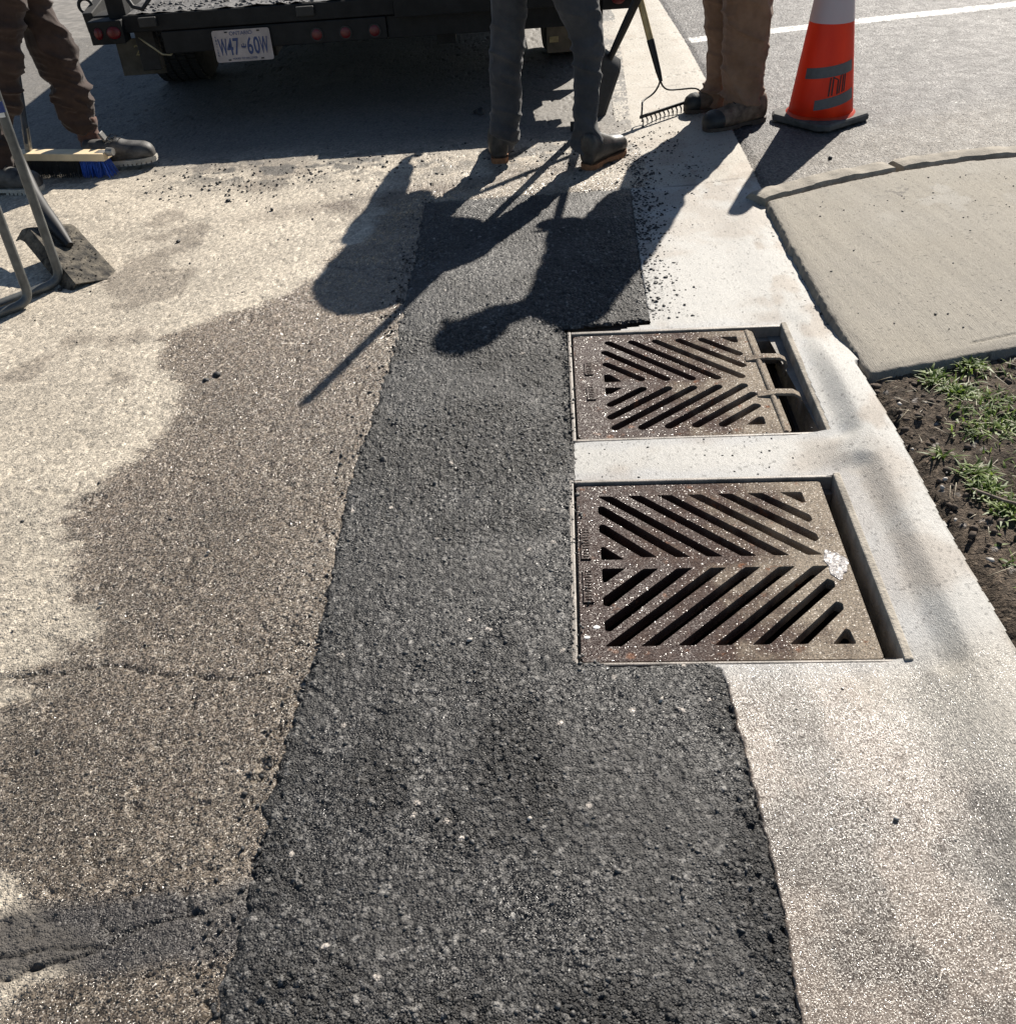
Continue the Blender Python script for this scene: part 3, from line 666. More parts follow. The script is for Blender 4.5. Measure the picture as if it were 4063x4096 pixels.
sl += [roundpoly([(.062 - .018, .263), (.062 + .018, .263), (.252, .098), (.254, .078), (.243, .068), (.228, .082)], .004),
       roundpoly([(.136 - .018, .263), (.136 + .018, .263), (.252, .170), (.254, .150), (.243, .141)], .004),
       roundpoly([(.196, .264), (.250, .264), (.252, .222), (.244, .218)], .005),
       roundpoly([(.066 - .018, -.263), (.066 + .018, -.263), (.254, -.088), (.256, -.070), (.243, -.060)], .004),
       roundpoly([(.142 - .018, -.263), (.142 + .018, -.263), (.256, -.160), (.258, -.142), (.246, -.134)], .004),
       roundpoly([(.210, -.264), (.258, -.264), (.254, -.222), (.246, -.218)], .005),
       tri([(-.250, .016), (-.196, .016), (-.244, .066), (-.250, .062)]), tri([(-.250, -.014), (-.250, -.060), (-.244, -.064), (-.196, -.014)])]
d2, add2 = drain(G2C, G2A, 'nearer rusty storm drain grate with chevron slots and a white splash of wet glint', out2, sl, -.004, -.309, .336, -.313, .314, -.322, .354, -.322, .325, (.0095, .0))
# splash with wet glint put into its pale colour; two pale flecks
def boss(add, x, y, w_, l_, z, seed):
    a = MB(); a.box((x, y, z), (w_, l_, .004)); o = add(a, 'nameplate_boss', M_iron, .001); rg = random.Random(seed)
    t = MB(); n = int(l_ / .010)      # worn cast characters, no longer readable
    for k in range(n):
        yy = y - l_ / 2 + .008 + k * (l_ - .016) / max(1, n - 1); t.box((x + rg.uniform(-.001, .001), yy, z + .0025), (w_ * .55, .0022, .0022))
        if rg.random() < .5: t.box((x + rg.choice((-1, 1)) * w_ * .24, yy + .002, z + .0024), (.002, .0048, .0020))
    me = t.mesh('c'); me.materials.append(M_iron); q = bpy.data.objects.new('cast_characters', me); COL.objects.link(q); q.parent = o
boss(add2, -.284, .075, .024, .115, -.0018, 1); boss(add2, -.282, -.075, .024, .110, -.0018, 2)
M_white = simple('white_paint', (.75, .74, .70), .6, 0, 60, .1, .2)
fl = MB()
for (x, y, r_) in ((-.268, -.205, .008), (-.289, -.235, .007)): fl.ellipsoid((x, y, -.0038), (r_, r_ * .7, .0012), n=10, m=6)
o = fl.obj('pale_fleck', M_white); o.parent = d2; o.location = (0, 0, 0)
M_glint = simple('pale_wet_glint', (.30, .28, .27), .45, 0, 90, .45, 0); facet(M_glint, 300, .22, (.14, .6), .45)
lm = MB(); bl = []
for i in range(26):
    t = 2 * PI * i / 26; rr = 1 + .16 * math.sin(3 * t + 1) + .10 * math.sin(7 * t)
    bl.append((.272 + .024 * rr * math.cos(t), -.012 + .048 * rr * math.sin(t)))
lm.prism(bl, -.0045, -.0026)
o = lm.obj('wet_glint_splash', M_glint); o.parent = d2; o.location = (0, 0, 0); o.modifiers.new('b', 'BEVEL').width = .0008  # pale patch stands in for a wet sparkling reflection
# far drain: round ended slots, hooked bars over the kerb inlet
out1 = roundpoly([(-.288, -.300), (.284, -.300), (.276, .300), (-.288, .300)], .02)
sl = []
rs = .0125
for a, b in (((-.200, .120), (-.085, .006)), ((-.200, .196), (-.012, .002)), ((-.186, .258), (.062, .000)), ((-.113, .258), (.135, .000)), ((-.039, .258), (.206, .003)), ((.034, .258), (.220, .068)), ((.105, .258), (.221, .140)),
             ((-.085, -.034), (-.200, -.132)), ((-.012, -.036), (-.203, -.200)), ((.060, -.036), (-.194, -.256)), ((.132, -.036), (-.121, -.258)), ((.205, -.034), (-.048, -.257)), ((.222, -.084), (.026, -.256)), ((.222, -.148), (.098, -.256))):
    sl.append(stadium(a, b, rs))
sl += [tri([(.170, .262), (.222, .262), (.222, .222), (.206, .222)]), tri([(-.202, .004), (-.150, .004), (-.185, .050), (-.202, .050)]), tri([(-.202, -.028), (-.202, -.066), (-.188, -.066), (-.150, -.030)]), tri([(.168, -.254), (.222, -.254), (.222, -.214), (.208, -.214)])]
for i, s_ in enumerate(sl):   # stadiums come out clockwise
    ar = sum(s_[k][0] * s_[(k + 1) % len(s_)][1] - s_[(k + 1) % len(s_)][0] * s_[k][1] for k in range(len(s_)))
    if ar < 0: sl[i] = s_[::-1]
d1, add1 = drain(G1C, G1A, 'farther storm drain grate with rounded slots and two hooked bars over an open kerb inlet', out1, sl, -.003, -.294, .368, -.306, .306, -.305, .386, -.318, .322, (.0105, .0))
bars = []
for yb in (.112, -.098):
    b_ = MB(); P = [(.225, 0), (.28, .008), (.325, .006), (.345, -.006), (.352, -.028), (.352, -.06)]
    rings = []
    for i, (x, z) in enumerate(P):
        th = .009; t = (P[min(i + 1, 5)][0] - P[max(i - 1, 0)][0], P[min(i + 1, 5)][1] - P[max(i - 1, 0)][1]); l = math.hypot(*t); nx, nz = -t[1] / l, t[0] / l
        rings.append([(x, yb - .014, z), (x, yb + .014, z), (x - nx * th, yb + .014, z - nz * th), (x - nx * th, yb - .014, z - nz * th)])
    b_.loft(rings); add1(b_, 'hooked_bar', M_iron, .002)
rib = MB(); rib.tube([(.268, -.295, -.006), (.266, -.1, -.004), (.262, .1, -.004), (.258, .295, -.006)], [.008, .009, .009, .008], 12)
o = add1(rib, 'raised_rim', M_iron); autosmooth(o)
boss(add1, -.245, .085, .026, .075, -.0008, 3); boss(add1, -.243, -.06, .026, .075, -.0008, 4)

# ------------------------------------------------------------------ concrete edging beside the side road
M_edge = simple('worn_edging_concrete', (.27, .242, .20), .9, 0, 14, .30, .9, 150, .005)
def edging(pts, wid, label):
    mb = MB(); rings = []
    P = [np.array(p, float) for p in pts]; D = []
    L_ = [0]
    for a, b in zip(P[:-1], P[1:]): L_.append(L_[-1] + np.linalg.norm(b - a))
    n = int(L_[-1] / .02)
    for i in range(n + 1):
        s = L_[-1] * i / n; x = np.interp(s, L_, [p[0] for p in P]); y = np.interp(s, L_, [p[1] for p in P])
        x2 = np.interp(min(s + .03, L_[-1]), L_, [p[0] for p in P]) - np.interp(max(s - .03, 0), L_, [p[0] for p in P]); y2 = np.interp(min(s + .03, L_[-1]), L_, [p[1] for p in P]) - np.interp(max(s - .03, 0), L_, [p[1] for p in P])
        l = math.hypot(x2, y2); nx, ny = -y2 / l, x2 / l
        en = min(1, min(s, L_[-1] - s) / .05); en = .55 + .45 * math.sqrt(en)
        j = lambda k: (float(fbm(np.array([s * 22 + k * 9]), np.array([k * 3.1]), 601, 3)[0]) - .5)
        ww = wid * (1 + .25 * j(1)) * (.85 + .15 * en); zt = .049 + .012 * j(2); zt *= (.8 + .2 * en)
        rings.append([(x, y, -.02), (x + nx * (ww + .03 + .02 * j(5)), y + ny * (ww + .03), -.02), (x + nx * (ww + .012 + .02 * j(3)), y + ny * (ww + .012), .018 + .01 * j(6)), (x + nx * ww * .93, y + ny * ww * .93, zt * .80), (x + nx * ww * .78, y + ny * ww * .78, zt * .97 + .004 * j(8)), (x + nx * ww * .4, y + ny * ww * .4, zt + .005 * j(9)), (x + nx * .010, y + ny * .010, zt - .001), (x + nx * .002, y + ny * .002, zt - .016)])
    mb.loft(rings); o = mb.obj('edging_stone', M_edge, None, (P[0][0], P[0][1], 0)); autosmooth(o, 32)
    tag(o, label, 'kerb edging', 'concrete edging between the pavement and the side road'); return o
edging([(1.10, 3.81), (1.38, 3.945), (1.58, 4.015), (1.70, 4.05)], .12, 'short cracked concrete edging stone at the pavement corner, left of the gap')
edging([(1.74, 4.065), (2.0, 4.115), (2.4, 4.135), (4.2, 4.29)], .125, 'long concrete edging strip running off to the right of the gap')
# ------------------------------------------------------------------ person building
def remesh(mb, vox, disp=None, smooth=6, smf=.5):
    me = mb.mesh('tmp'); o = bpy.data.objects.new('tmp', me); COL.objects.link(o)
    m = o.modifiers.new('r', 'REMESH'); m.mode = 'VOXEL'; m.voxel_size = vox; m.adaptivity = 0
    s = o.modifiers.new('s', 'SMOOTH'); s.factor = smf; s.iterations = smooth
    dg = bpy.context.evaluated_depsgraph_get(); dg.update()
    ev = bpy.data.meshes.new_from_object(o.evaluated_get(dg)); bpy.data.objects.remove(o); bpy.data.meshes.remove(me)
    if disp:
        n = len(ev.vertices); co = np.empty(n * 3, np.float32); ev.vertices.foreach_get('co', co); co = co.reshape(-1, 3).astype(float)
        no = np.empty(n * 3, np.float32); ev.vertex_normals.foreach_get('vector', no); no = no.reshape(-1, 3)
        co = co + no * disp(co)[:, None]; ev.vertices.foreach_set('co', co.astype(np.float32).ravel()); ev.update()
    ev.materials.clear()
    return ev
def ridged(x, y, z, s):
    a = 1 - np.abs(2 * vn3(x, y, z, s) - 1); b = 1 - np.abs(2 * vn3(x * 2.1, y * 2.1, z * 2.1, s + 5) - 1)
    return a ** 2 * .7 + b ** 2 * .3
def folds(amp_fn, kx=7, kz=17, tilt=6, s=700):
    def f(co):
        x, y, z = co.T; wx = .03 * vn3(x * 9, y * 9, z * 9, s + 9)
        r_ = ridged(x * kx, y * kx, (z + wx) * kz + tilt * x + tilt * .5 * y, s)
        return (r_ ** 1.4 - .35) * amp_fn(z) + .0022 * (vn3(x * 45, y * 45, z * 45, s + 3) - .5)
    return f
def fabric(name, col, col2, rough=.9, dirt=.3):
    m, n, b, N, L = newmat(name); tc = N.new('ShaderNodeTexCoord'); v = tc.outputs['Object']
    n1 = N.new('ShaderNodeTexNoise'); n1.inputs['Scale'].default_value = 9; n1.inputs['Detail'].default_value = 6; n1.inputs['Roughness'].default_value = .65; L.new(v, n1.inputs['Vector'])
    cr = N.new('ShaderNodeValToRGB'); cr.color_ramp.elements[0].position = .36; cr.color_ramp.elements[1].position = .68
    cr.color_ramp.elements[0].color = (*col, 1); cr.color_ramp.elements[1].color = (*col2, 1); L.new(n1.outputs[0], cr.inputs[0]); L.new(cr.outputs[0], b.inputs['Base Color'])
    b.inputs['Roughness'].default_value = rough; b.inputs['Specular IOR Level'].default_value = .25
    b.inputs['Sheen Weight'].default_value = .15
    wv = N.new('ShaderNodeTexNoise'); wv.inputs['Scale'].default_value = 900; L.new(v, wv.inputs['Vector'])
    bp = N.new('ShaderNodeBump'); bp.inputs['Strength'].default_value = .5; bp.inputs['Distance'].default_value = .0008
    L.new(wv.outputs[0], bp.inputs['Height']); L.new(bp.outputs[0], b.inputs['Normal']); return m
def leather(name, col, col2, rough=.5): return simple(name, col, rough, 0, 22, .4, .5, 160, .0015, .5, col2)
M_skin = simple('skin', (.50, .33, .25), .55, 0, 30, .08, .15, 300, .0005)
M_hair = simple('hair', (.05, .035, .025), .7)
M_sole_o = simple('orange_rubber_sole', (.24, .105, .045), .75, 0, 40, .35, .3, 150, .001)
M_sole_b = simple('brown_rubber_sole', (.07, .05, .038), .8, 0, 40, .3, .4)
M_sole_l = simple('pale_rubber_sole', (.42, .39, .34), .75, 0, 40, .25, .3)
def legtube(rows, Y0, Y1=None, mb=None):
    """leg as rings: rows of (photo row, left edge, right edge) at real depth"""
    P = []; Rr = []
    n = len(rows)
    for i, (py, a, b) in enumerate(rows):
        Y = Y0 if Y1 is None else Y0 + (Y1 - Y0) * i / (n - 1)
        c = W((a + b) / 2, py, Y); P.append(c); Rr.append((b - a) / 2 * depth(c) / F_PX)
    T = [P[min(i + 1, n - 1)] - P[max(i - 1, 0)] for i in range(n)]
    for i in range(n):   # rows are horizontal cuts: narrow them where the leg slants
        t = T[i] / np.linalg.norm(T[i]); Rr[i] *= max(.6, math.sqrt(1 - (t @ CR) ** 2))
    # resample smoothly
    s = np.linspace(0, n - 1, n * 4); P = np.array(P)
    Q = [np.array([np.interp(q, range(n), P[:, k]) for k in range(3)]) for q in s]; Rq = [float(np.interp(q, range(n), Rr)) for q in s]
    return Q, Rq
def boot(heel, yaw, length, mats, parent, shaft=.13, toe_cap=None, laces=None, wid=.052, sole=.026, pitch=0, roll=0, name='boot'):
    """heel: ground point at the back of the heel; yaw: direction of the toe"""
    hx = Vector(heel)
    M = Matrix.Translation(hx) @ Matrix.Rotation(yaw, 4, 'Z') @ Matrix.Rotation(-pitch, 4, 'Y')
    prof = [(.0, .034, .0, shaft), (.03, .045, -.006, shaft + .006), (.25, .05, -.004, shaft), (.38, .050, 0, shaft * .86), (.5, .050, 0, .098), (.62, .053, 0, .080), (.75, .056, .0, .072), (.88, .052, .0, .066), (.96, .040, 0, .052), (1.0, .020, 0, .032)]
    rings = []
    for t in np.linspace(0, 1, 26):
        hw = np.interp(t, [p[0] for p in prof], [p[1] for p in prof]) * wid / .052; top = np.interp(t, [p[0] for p in prof], [p[3] for p in prof])
        ring = []
        for k in range(20):
            a = 2 * PI * k / 20; ca, sa = math.cos(a), math.sin(a)
            yy = hw * math.copysign(abs(ca) ** .75, ca); zz_ = sole * .7 + (top + sole - sole * .7) * (.5 + .5 * math.copysign(abs(sa) ** .7, sa))
            yy *= 1 - .22 * max(0, sa)
            ring.append(tuple(M @ Vector((t * length, yy + .006 * math.sin(t * PI), zz_))))
        rings.append(ring)
    mb = MB(); mb.loft(rings); up = mb.obj(name, mats[0], parent); autosmooth(up, 60)
    sub = up.modifiers.new('s', 'SUBSURF'); sub.levels = 1; sub.render_levels = 1
    # sole: outline with heel block and lugs
    so = MB(); outl = []
    for t in np.linspace(0, 1, 16): outl.append((t * length * 1.02 - .004, np.interp(t, [0, .05, .3, .42, .7, .9, 1], [.026, .040, .040, .038, .056, .046, .018]) * wid / .052))
    ring = [(x, y) for x, y in outl] + [(x, -y) for x, y in outl[::-1]]
    def ext(poly, z0, z1):
        n = len(poly); vs = [tuple(M @ Vector((p[0], p[1], z0))) for p in poly] + [tuple(M @ Vector((p[0], p[1], z1))) for p in poly]
        so.add(vs, [tuple(range(n))[::-1], tuple(range(n, 2 * n))] + [(k, (k + 1) % n, n + (k + 1) % n, n + k) for k in range(n)])
    ext(ring, .010, sole)
    hp = [p for p in outl if p[0] < .3 * length]; ext([(x, y * .97) for x, y in hp] + [(x, -y * .97) for x, y in hp[::-1]], 0, .011)
    fp = [p for p in outl if p[0] > .40 * length]
    for k in range(len(fp) - 1):
        (xa, ya), (xb, yb) = fp[k], fp[k + 1]; g_ = (xb - xa) * .15
        ext([(xa + g_, ya * .97), (xb - g_, yb * .97), (xb - g_, -yb * .97), (xa + g_, -ya * .97)], 0, .011)
    s_ = MB(); s_.v = so.v; s_.f = so.f
    s2 = s_.obj('sole', mats[1], up)
    if toe_cap:
        rr = []
        for t in np.linspace(.80, 1.0, 9):
            hw = np.interp(t, [p[0] for p in prof], [p[1] for p in prof]) * wid / .052 * 1.04 + .0015; top = np.interp(t, [p[0] for p in prof], [p[3] for p in prof]) + .002; ring = []
            for k in range(20):
                a = 2 * PI * k / 20; ca, sa = math.cos(a), math.sin(a)
                yy = hw * math.copysign(abs(ca) ** .75, ca) * (1 - .22 * max(0, sa)); z_ = sole * .75 + (top + sole - sole * .75) * (.5 + .5 * math.copysign(abs(sa) ** .7, sa))
                ring.append(tuple(M @ Vector((t * length * 1.004, yy + .006 * math.sin(t * PI), z_))))
            rr.append(ring)
        c = MB(); c.loft(rr); autosmooth(c.obj('toe_cap', toe_cap, up), 60)
    if laces:
        lc = MB()
        for k in range(4):
            t = .36 + .06 * k; zt = np.interp(t, [p[0] for p in prof], [p[3] for p in prof]) + sole + .002
            lc.tube([M @ Vector((t * length, -.026, zt - .008)), M @ Vector((t * length + .006, 0, zt + .003)), M @ Vector((t * length + .002, .026, zt - .008))], .0022, 6)
        t = .36 * length; zt = shaft * .86 + sole + .01
        for sg in (-1, 1):
            lc.tube([M @ Vector((t, 0, zt)), M @ Vector((t + .02, sg * .022, zt + .016)), M @ Vector((t + .045, sg * .03, zt + .004)), M @ Vector((t + .02, sg * .006, zt))], .002, 6)
        lc.tube([M @ Vector((t, .0, zt)), M @ Vector((t + .03, -.02, zt - .01)), M @ Vector((t + .06, -.03, zt - .03))], .002, 6)
        lc.obj('laces', laces, up)
        tg = MB(); tg.box(tuple(M @ Vector((.33 * length, 0, shaft + sole + .012))), (.012, .05, .045), np.array((M.to_3x3() @ Matrix.Rotation(-.4, 3, 'Y')).transposed()))
        tg.obj('tongue', mats[0], up, bevel=.004)
    return up
def hand(mb, palm, d, side, curl=1.0, size=1.0, axis=None):
    """palm centre, direction of the fingers, thumb side; fingers curl round the handle"""
    palm = np.array(palm, float); d = np.array(d, float); d /= np.linalg.norm(d); side = np.array(side, float); side -= d * (side @ d); side /= np.linalg.norm(side)
    nrm = np.cross(d, side)
    mb.ellipsoid(palm, (.045 * size, .040 * size, .016 * size), [d, side, nrm], 12, 8)
    for k, (off, ln) in enumerate(((.028, .9), (.010, 1.0), (-.009, .94), (-.027, .75))):
        a = 0; p = palm + d * .034 * size + side * off * size; pts = [p - d * .02, p]
        for seg in (.040, .026, .020):
            a += curl * .85; dd = d * math.cos(a) + nrm * math.sin(a); p = p + dd * seg * ln * size; pts.append(p)
        mb.tube(pts, [.0095, .0092, .0088, .008, .007], 8, roundcap=True)
    p = palm + side * .032 * size - d * .01; pts = [p - side * .015, p]
    for seg, a in ((.032, .7), (.028, 1.3)):
        dd = (side * .5 + d * .6) * math.cos(a * .6) + nrm * math.sin(a * curl); dd /= np.linalg.norm(dd); p = p + dd * seg; pts.append(p)
    mb.tube(pts, [.012, .012, .0105, .009], 8, roundcap=True)
def headmesh(mb, c, fwd, up, neck):
    c = np.array(c, float); f = np.array(fwd, float); f /= np.linalg.norm(f); u = np.array(up, float); u -= f * (u @ f); u /= np.linalg.norm(u); l = np.cross(u, f)
    mb.ellipsoid(c + u * .015, (.096, .078, .110), [f, l, u]); mb.ellipsoid(c - u * .055 + f * .025, (.062, .055, .060), [f, l, u])
    mb.tube([c + f * .092 + u * .012, c + f * .108 - u * .012, c + f * .100 - u * .022], [.008, .013, .012], 8, roundcap=True)   # nose
    mb.ellipsoid(c + f * .088 - u * .052, (.012, .024, .006), [f, l, u], 10, 6)   # lips
    for s in (-1, 1):
        mb.ellipsoid(c + l * s * .080 - f * .005 - u * .005, (.018, .008, .030), [f, l, u], 10, 6)
        mb.ellipsoid(c + f * .082 + l * s * .031 + u * .030, (.012, .022, .007), [f, l, u], 10, 6)
    mb.tube([c - u * .04 - f * .01, neck], [.055, .062], 14, roundcap=True)
def eyes(c, fwd, up, parent):
    c = np.array(c, float); f = np.array(fwd, float); f /= np.linalg.norm(f); u = np.array(up, float); u -= f * (u @ f); u /= np.linalg.norm(u); l = np.cross(u, f)
    for s in (-1, 1):
        e = MB(); e.ellipsoid(c + f * .080 + l * s * .031 + u * .012, (.012, .012, .008), [f, l, u], 10, 6); e.obj('eye', M_hair, parent, smooth=True)
def cap(c, fwd, up, mat, parent, hard=False):
    c = np.array(c, float); f = np.array(fwd, float); f /= np.linalg.norm(f); u = np.array(up, float); u -= f * (u @ f); u /= np.linalg.norm(u); l = np.cross(u, f)
    m_ = MB(); rings = []
    for t in np.linspace(0, 1, 8):
        a = t * PI / 2; rr = math.cos(a); zz_ = math.sin(a)
        rings.append([c + u * (.035 + .095 * zz_) + (f * .108 * math.cos(k * PI / 12) + l * .090 * math.sin(k * PI / 12)) * max(rr, .02) for k in range(24)])
    m_.loft(rings)
    br = [[c + u * .038 + f * .09 + l * y for y in (-.07, -.035, 0, .035, .07)] + [c + u * .034 + f * .09 + l * y for y in (.07, .035, 0, -.035, -.07)],
          [c + u * .032 + f * (.165 - abs(y) * .4) + l * y for y in (-.06, -.03, 0, .03, .06)] + [c + u * .028 + f * (.165 - abs(y) * .4) + l * y for y in (.06, .03, 0, -.03, -.06)]]
    m_.loft(br); autosmooth(m_.obj('cap', mat, parent), 60)

M_brown_d = fabric('brown_duck_canvas', (.185, .105, .066), (.29, .175, .112))
M_grey_f = fabric('dark_grey_work_cloth', (.038, .040, .045), (.070, .070, .074))
M_dkbr = fabric('dark_brown_work_cloth', (.027, .016, .012), (.058, .037, .030))
M_rib = fabric('rust_brown_cuff_knit', (.085, .042, .030), (.13, .068, .05))
M_boot_br = leather('dusty_brown_leather', (.11, .072, .048), (.23, .16, .11), .7)
M_boot_bk = leather('scuffed_black_leather', (.022, .020, .019), (.065, .058, .052), .42)
M_boot_gy = leather('grey_black_suede', (.035, .033, .032), (.10, .095, .09), .6)
M_cap_bk = leather('black_rubber_toe', (.018, .018, .018), (.035, .034, .033), .55)
M_lace = simple('black_lace', (.02, .02, .02), .8)
M_jacket1 = fabric('navy_sweatshirt', (.03, .035, .055), (.05, .055, .08))
M_jacket2 = fabric('tan_work_jacket', (.20, .14, .09), (.28, .2, .13))
M_jacket3 = fabric('brown_work_jacket', (.07, .05, .04), (.11, .08, .06))

def person(name_label, origin, legs, hips, torso, shoulders, arms, head, hfwd, trousers_mat, jacket_mat, cap_mat, amp, ankles, hipr=.165):
    root_me = MB()
    # continuous body under the clothes
    for (Q, Rq), ank in zip(legs, ankles):
        pts = [ank] + Q[::-1][2:] + [hips]; root_me.tube(pts, [.022] + [max(.020, r_ * .42) for r_ in Rq[::-1][2:]] + [.09], 12, roundcap=True)
        root_me.ellipsoid(np.array(ank) + np.array([0, 0, -.01]), (.030, .030, .030), n=12, m=8)
    root_me.tube([hips] + torso, [.12] + [.115] * (len(torso) - 1) + [.10], 14, roundcap=True)
    neck = torso[-1]
    root_me.tube([shoulders[0], neck, shoulders[1]], [.055, .075, .055], 12, roundcap=True)
    for sh, (el, ha, ax, sd) in zip(shoulders, arms):
        root_me.tube([sh, el, ha], [.050, .040, .028], 12, roundcap=True)
        d = np.array(ha) - np.array(el); d /= np.linalg.norm(d); hand(root_me, np.array(ha) + d * .05, d, sd, 1.0)
    headmesh(root_me, head, hfwd, (0, 0, 1), neck)
    me = remesh(root_me, .008, None, 3); body = link('person', me, M_skin, None, origin, True)
    tag(body, name_label, 'person')
    # trousers
    tm = MB()
    for Q, Rq in legs: tm.tube(Q[::-1] + [np.array(hips) + (Q[0] - np.array(hips)) * .35], Rq[::-1] + [Rq[0] * 1.02], 20)
    tm.ellipsoid(hips, (hipr, hipr * .92, .155)); tm.ellipsoid(np.array(hips) * .5 + np.array(torso[0]) * .5, (hipr * .95, hipr * .85, .13))
    for (Q, Rq) in legs: tm.tube([Q[0], np.array(hips) * .7 + Q[0] * .3], [Rq[0], Rq[0] * 1.05], 16, roundcap=True)
    me = remesh(tm, .0068, folds(amp), 2); link('trousers', me, trousers_mat, body, None, True)
    # jacket
    jm = MB(); jm.tube([hips] + torso, [hipr * 1.02] + [hipr * 1.0] * (len(torso) - 1) + [.11], 18, roundcap=True)
    jm.tube([shoulders[0], neck, shoulders[1]], [.085, .105, .085], 14, roundcap=True)
    for sh, (el, ha, ax, sd) in zip(shoulders, arms):
        e = np.array(el); h = np.array(ha); jm.tube([sh, e, e + (h - e) * .9], [.078, .062, .045], 14, roundcap=True)
    me = remesh(jm, .010, folds(lambda z: .018, 8, 12, 3, 811), 2); link('jacket', me, jacket_mat, body, None, True)
    eyes(head, hfwd, (0, 0, 1), body)
    if cap_mat: cap(head, hfwd, (0, 0, 1), cap_mat, body)
    hr = MB(); f = np.array(hfwd, float); f /= np.linalg.norm(f); hr.ellipsoid(np.array(head) - f * .014 + np.array([0, 0, .026]), (.092, .092, .108)); 
    hr2 = hr.obj('hair', M_hair, body, smooth=True)
    return body

Z3 = lambda y, a, b: (y * .522, 1800 + a * .522, 1800 + b * .522)
# --- middle worker, seen from behind, bent over the truck bed
mL = legtube([Z3(-120, 305, 600), Z3(0, 310, 582), Z3(150, 318, 580), Z3(270, 315, 575), Z3(400, 308, 560), Z3(600, 308, 535), Z3(800, 328, 540), Z3(900, 300, 542), Z3(1000, 308, 532), Z3(1090, 312, 498), Z3(1150, 318, 490)], 4.62, 4.66)
mR = legtube([Z3(-120, 760, 1150), Z3(0, 800, 1155), Z3(100, 835, 1158), Z3(270, 925, 1172), Z3(400, 930, 1168), Z3(600, 942, 1160), Z3(800, 952, 1135), Z3(930, 950, 1128), Z3(1030, 940, 1150), Z3(1090, 935, 1165), Z3(1170, 960, 1120)], 4.52, 4.50)
hipsM = (.27, 4.52, .90)
amp_m = lambda z: .014 + .016 * np.exp(-((z - .10) / .10) ** 2) + .006 * np.exp(-((z - .48) / .10) ** 2)
pM = person('person in dark grey trousers and black boots, bent over behind the truck', (.27, 4.55, 0), [mL, mR], hipsM, [(.30, 4.74, 1.02), (.38, 5.02, 1.05), (.41, 5.16, 1.05)], [(.24, 5.14, 1.02), (.60, 5.06, 1.02)],
            [((.26, 5.44, .96), (.24, 5.74, .86), None, (0, 0, 1)), ((.58, 4.84, .93), (.435, 4.62, .76), None, (1, 0, 0))], (.42, 5.38, 1.04), (0, .8, -.5), M_grey_f, M_jacket1, M_cap_bk, amp_m, [W(1800 + .522 * 395, 1150 * .522, 4.68), W(1800 + .522 * 1040, 1120 * .522, 4.52)], .18)
boot((.075, 4.60, .0), R(88), .30, (M_boot_bk, M_sole_o), pM, .14)
boot((.455, 4.43, .0), R(50), .295, (M_boot_bk, M_sole_o), pM, .13)

# --- right worker in brown canvas trousers, turned towards the tools
Z4 = lambda y, a, b: (y * .522, 2600 + a * .522, 2600 + b * .522)
rF = legtube([Z4(-120, 385, 700), Z4(0, 398, 690), Z4(150, 418, 680), Z4(300, 435, 670), Z4(450, 440, 660), Z4(560, 442, 650), Z4(640, 428, 640), Z4(690, 418, 625), Z4(750, 408, 600), Z4(795, 412, 590)], 5.17, 5.20)
rN = legtube([Z4(-120, 560, 935), Z4(0, 560, 932), Z4(150, 552, 922), Z4(300, 560, 910), Z4(400, 555, 898), Z4(550, 538, 866), Z4(640, 540, 864), Z4(700, 545, 858), Z4(780, 548, 848), Z4(835, 560, 832)], 4.97, 5.0)
hipsR = (1.27, 5.08, .92)
amp_r = lambda z: .014 + .034 * np.exp(-((z - .10) / .07) ** 2) + .006 * np.exp(-((z - .50) / .14) ** 2)
pR = person('person in tan canvas trousers and brown boots beside the traffic cone', (1.22, 5.05, 0), [rF, rN], hipsR, [(1.29, 5.03, 1.12), (1.29, 4.96, 1.30), (1.24, 4.90, 1.42)], [(1.25, 5.10, 1.38), (1.27, 4.70, 1.37)],
            [((1.12, 5.20, 1.14), (1.03, 5.10, 1.06), None, (0, 0, 1)), ((1.22, 4.62, 1.12), (1.06, 4.88, .98), None, (0, 0, 1))], (1.06, 4.88, 1.56), (-.85, -.1, -.45), M_brown_d, M_jacket2, M_cap_bk, amp_r, [W(2600 + .522 * 480, 790 * .522, 5.2), W(2600 + .522 * 700, 830 * .522, 5.0)], .17)
boot((1.33, 5.24, 0), R(190), .30, (M_boot_br, M_sole_b), pR, .11, M_cap_bk, M_lace)
boot((1.375, 4.985, 0), R(204), .335, (M_boot_br, M_sole_b), pR, .115, M_cap_bk, M_lace, wid=.058)

# --- left worker striding with the broom
Z1 = lambda y, a, b: (y * .522, a * .522, b * .522)
lF = legtube([Z1(-160, 60, 370), Z1(0, 130, 375), Z1(100, 165, 420), Z1(200, 175, 470), Z1(300, 190, 535), Z1(400, 240, 580), Z1(500, 300, 612), Z1(600, 385, 650), Z1(700, 412, 690), Z1(800, 448, 716), Z1(900, 510, 742), Z1(950, 540, 740)], 4.92, 5.0)
lCuff = legtube([Z1(900, 560, 735), Z1(1000, 590, 745), Z1(1060, 610, 775), Z1(1140, 640, 818), Z1(1220, 650, 830)], 5.0, 4.98)
lB = legtube([Z1(-160, -130, 200), Z1(0, -110, 192), Z1(150, -110, 180), Z1(300, -100, 165), Z1(600, -70, 160), Z1(800, -50, 152), Z1(900, -30, 128), Z1(1000, -15, 108), Z1(1080, -25, 105), Z1(1250, -40, 115), Z1(1400, -50, 120)], 4.78, 4.72)
hipsL = (-2.36, 4.80, .88)
amp_l = lambda z: .026 + .026 * np.exp(-((z - .25) / .16) ** 2)
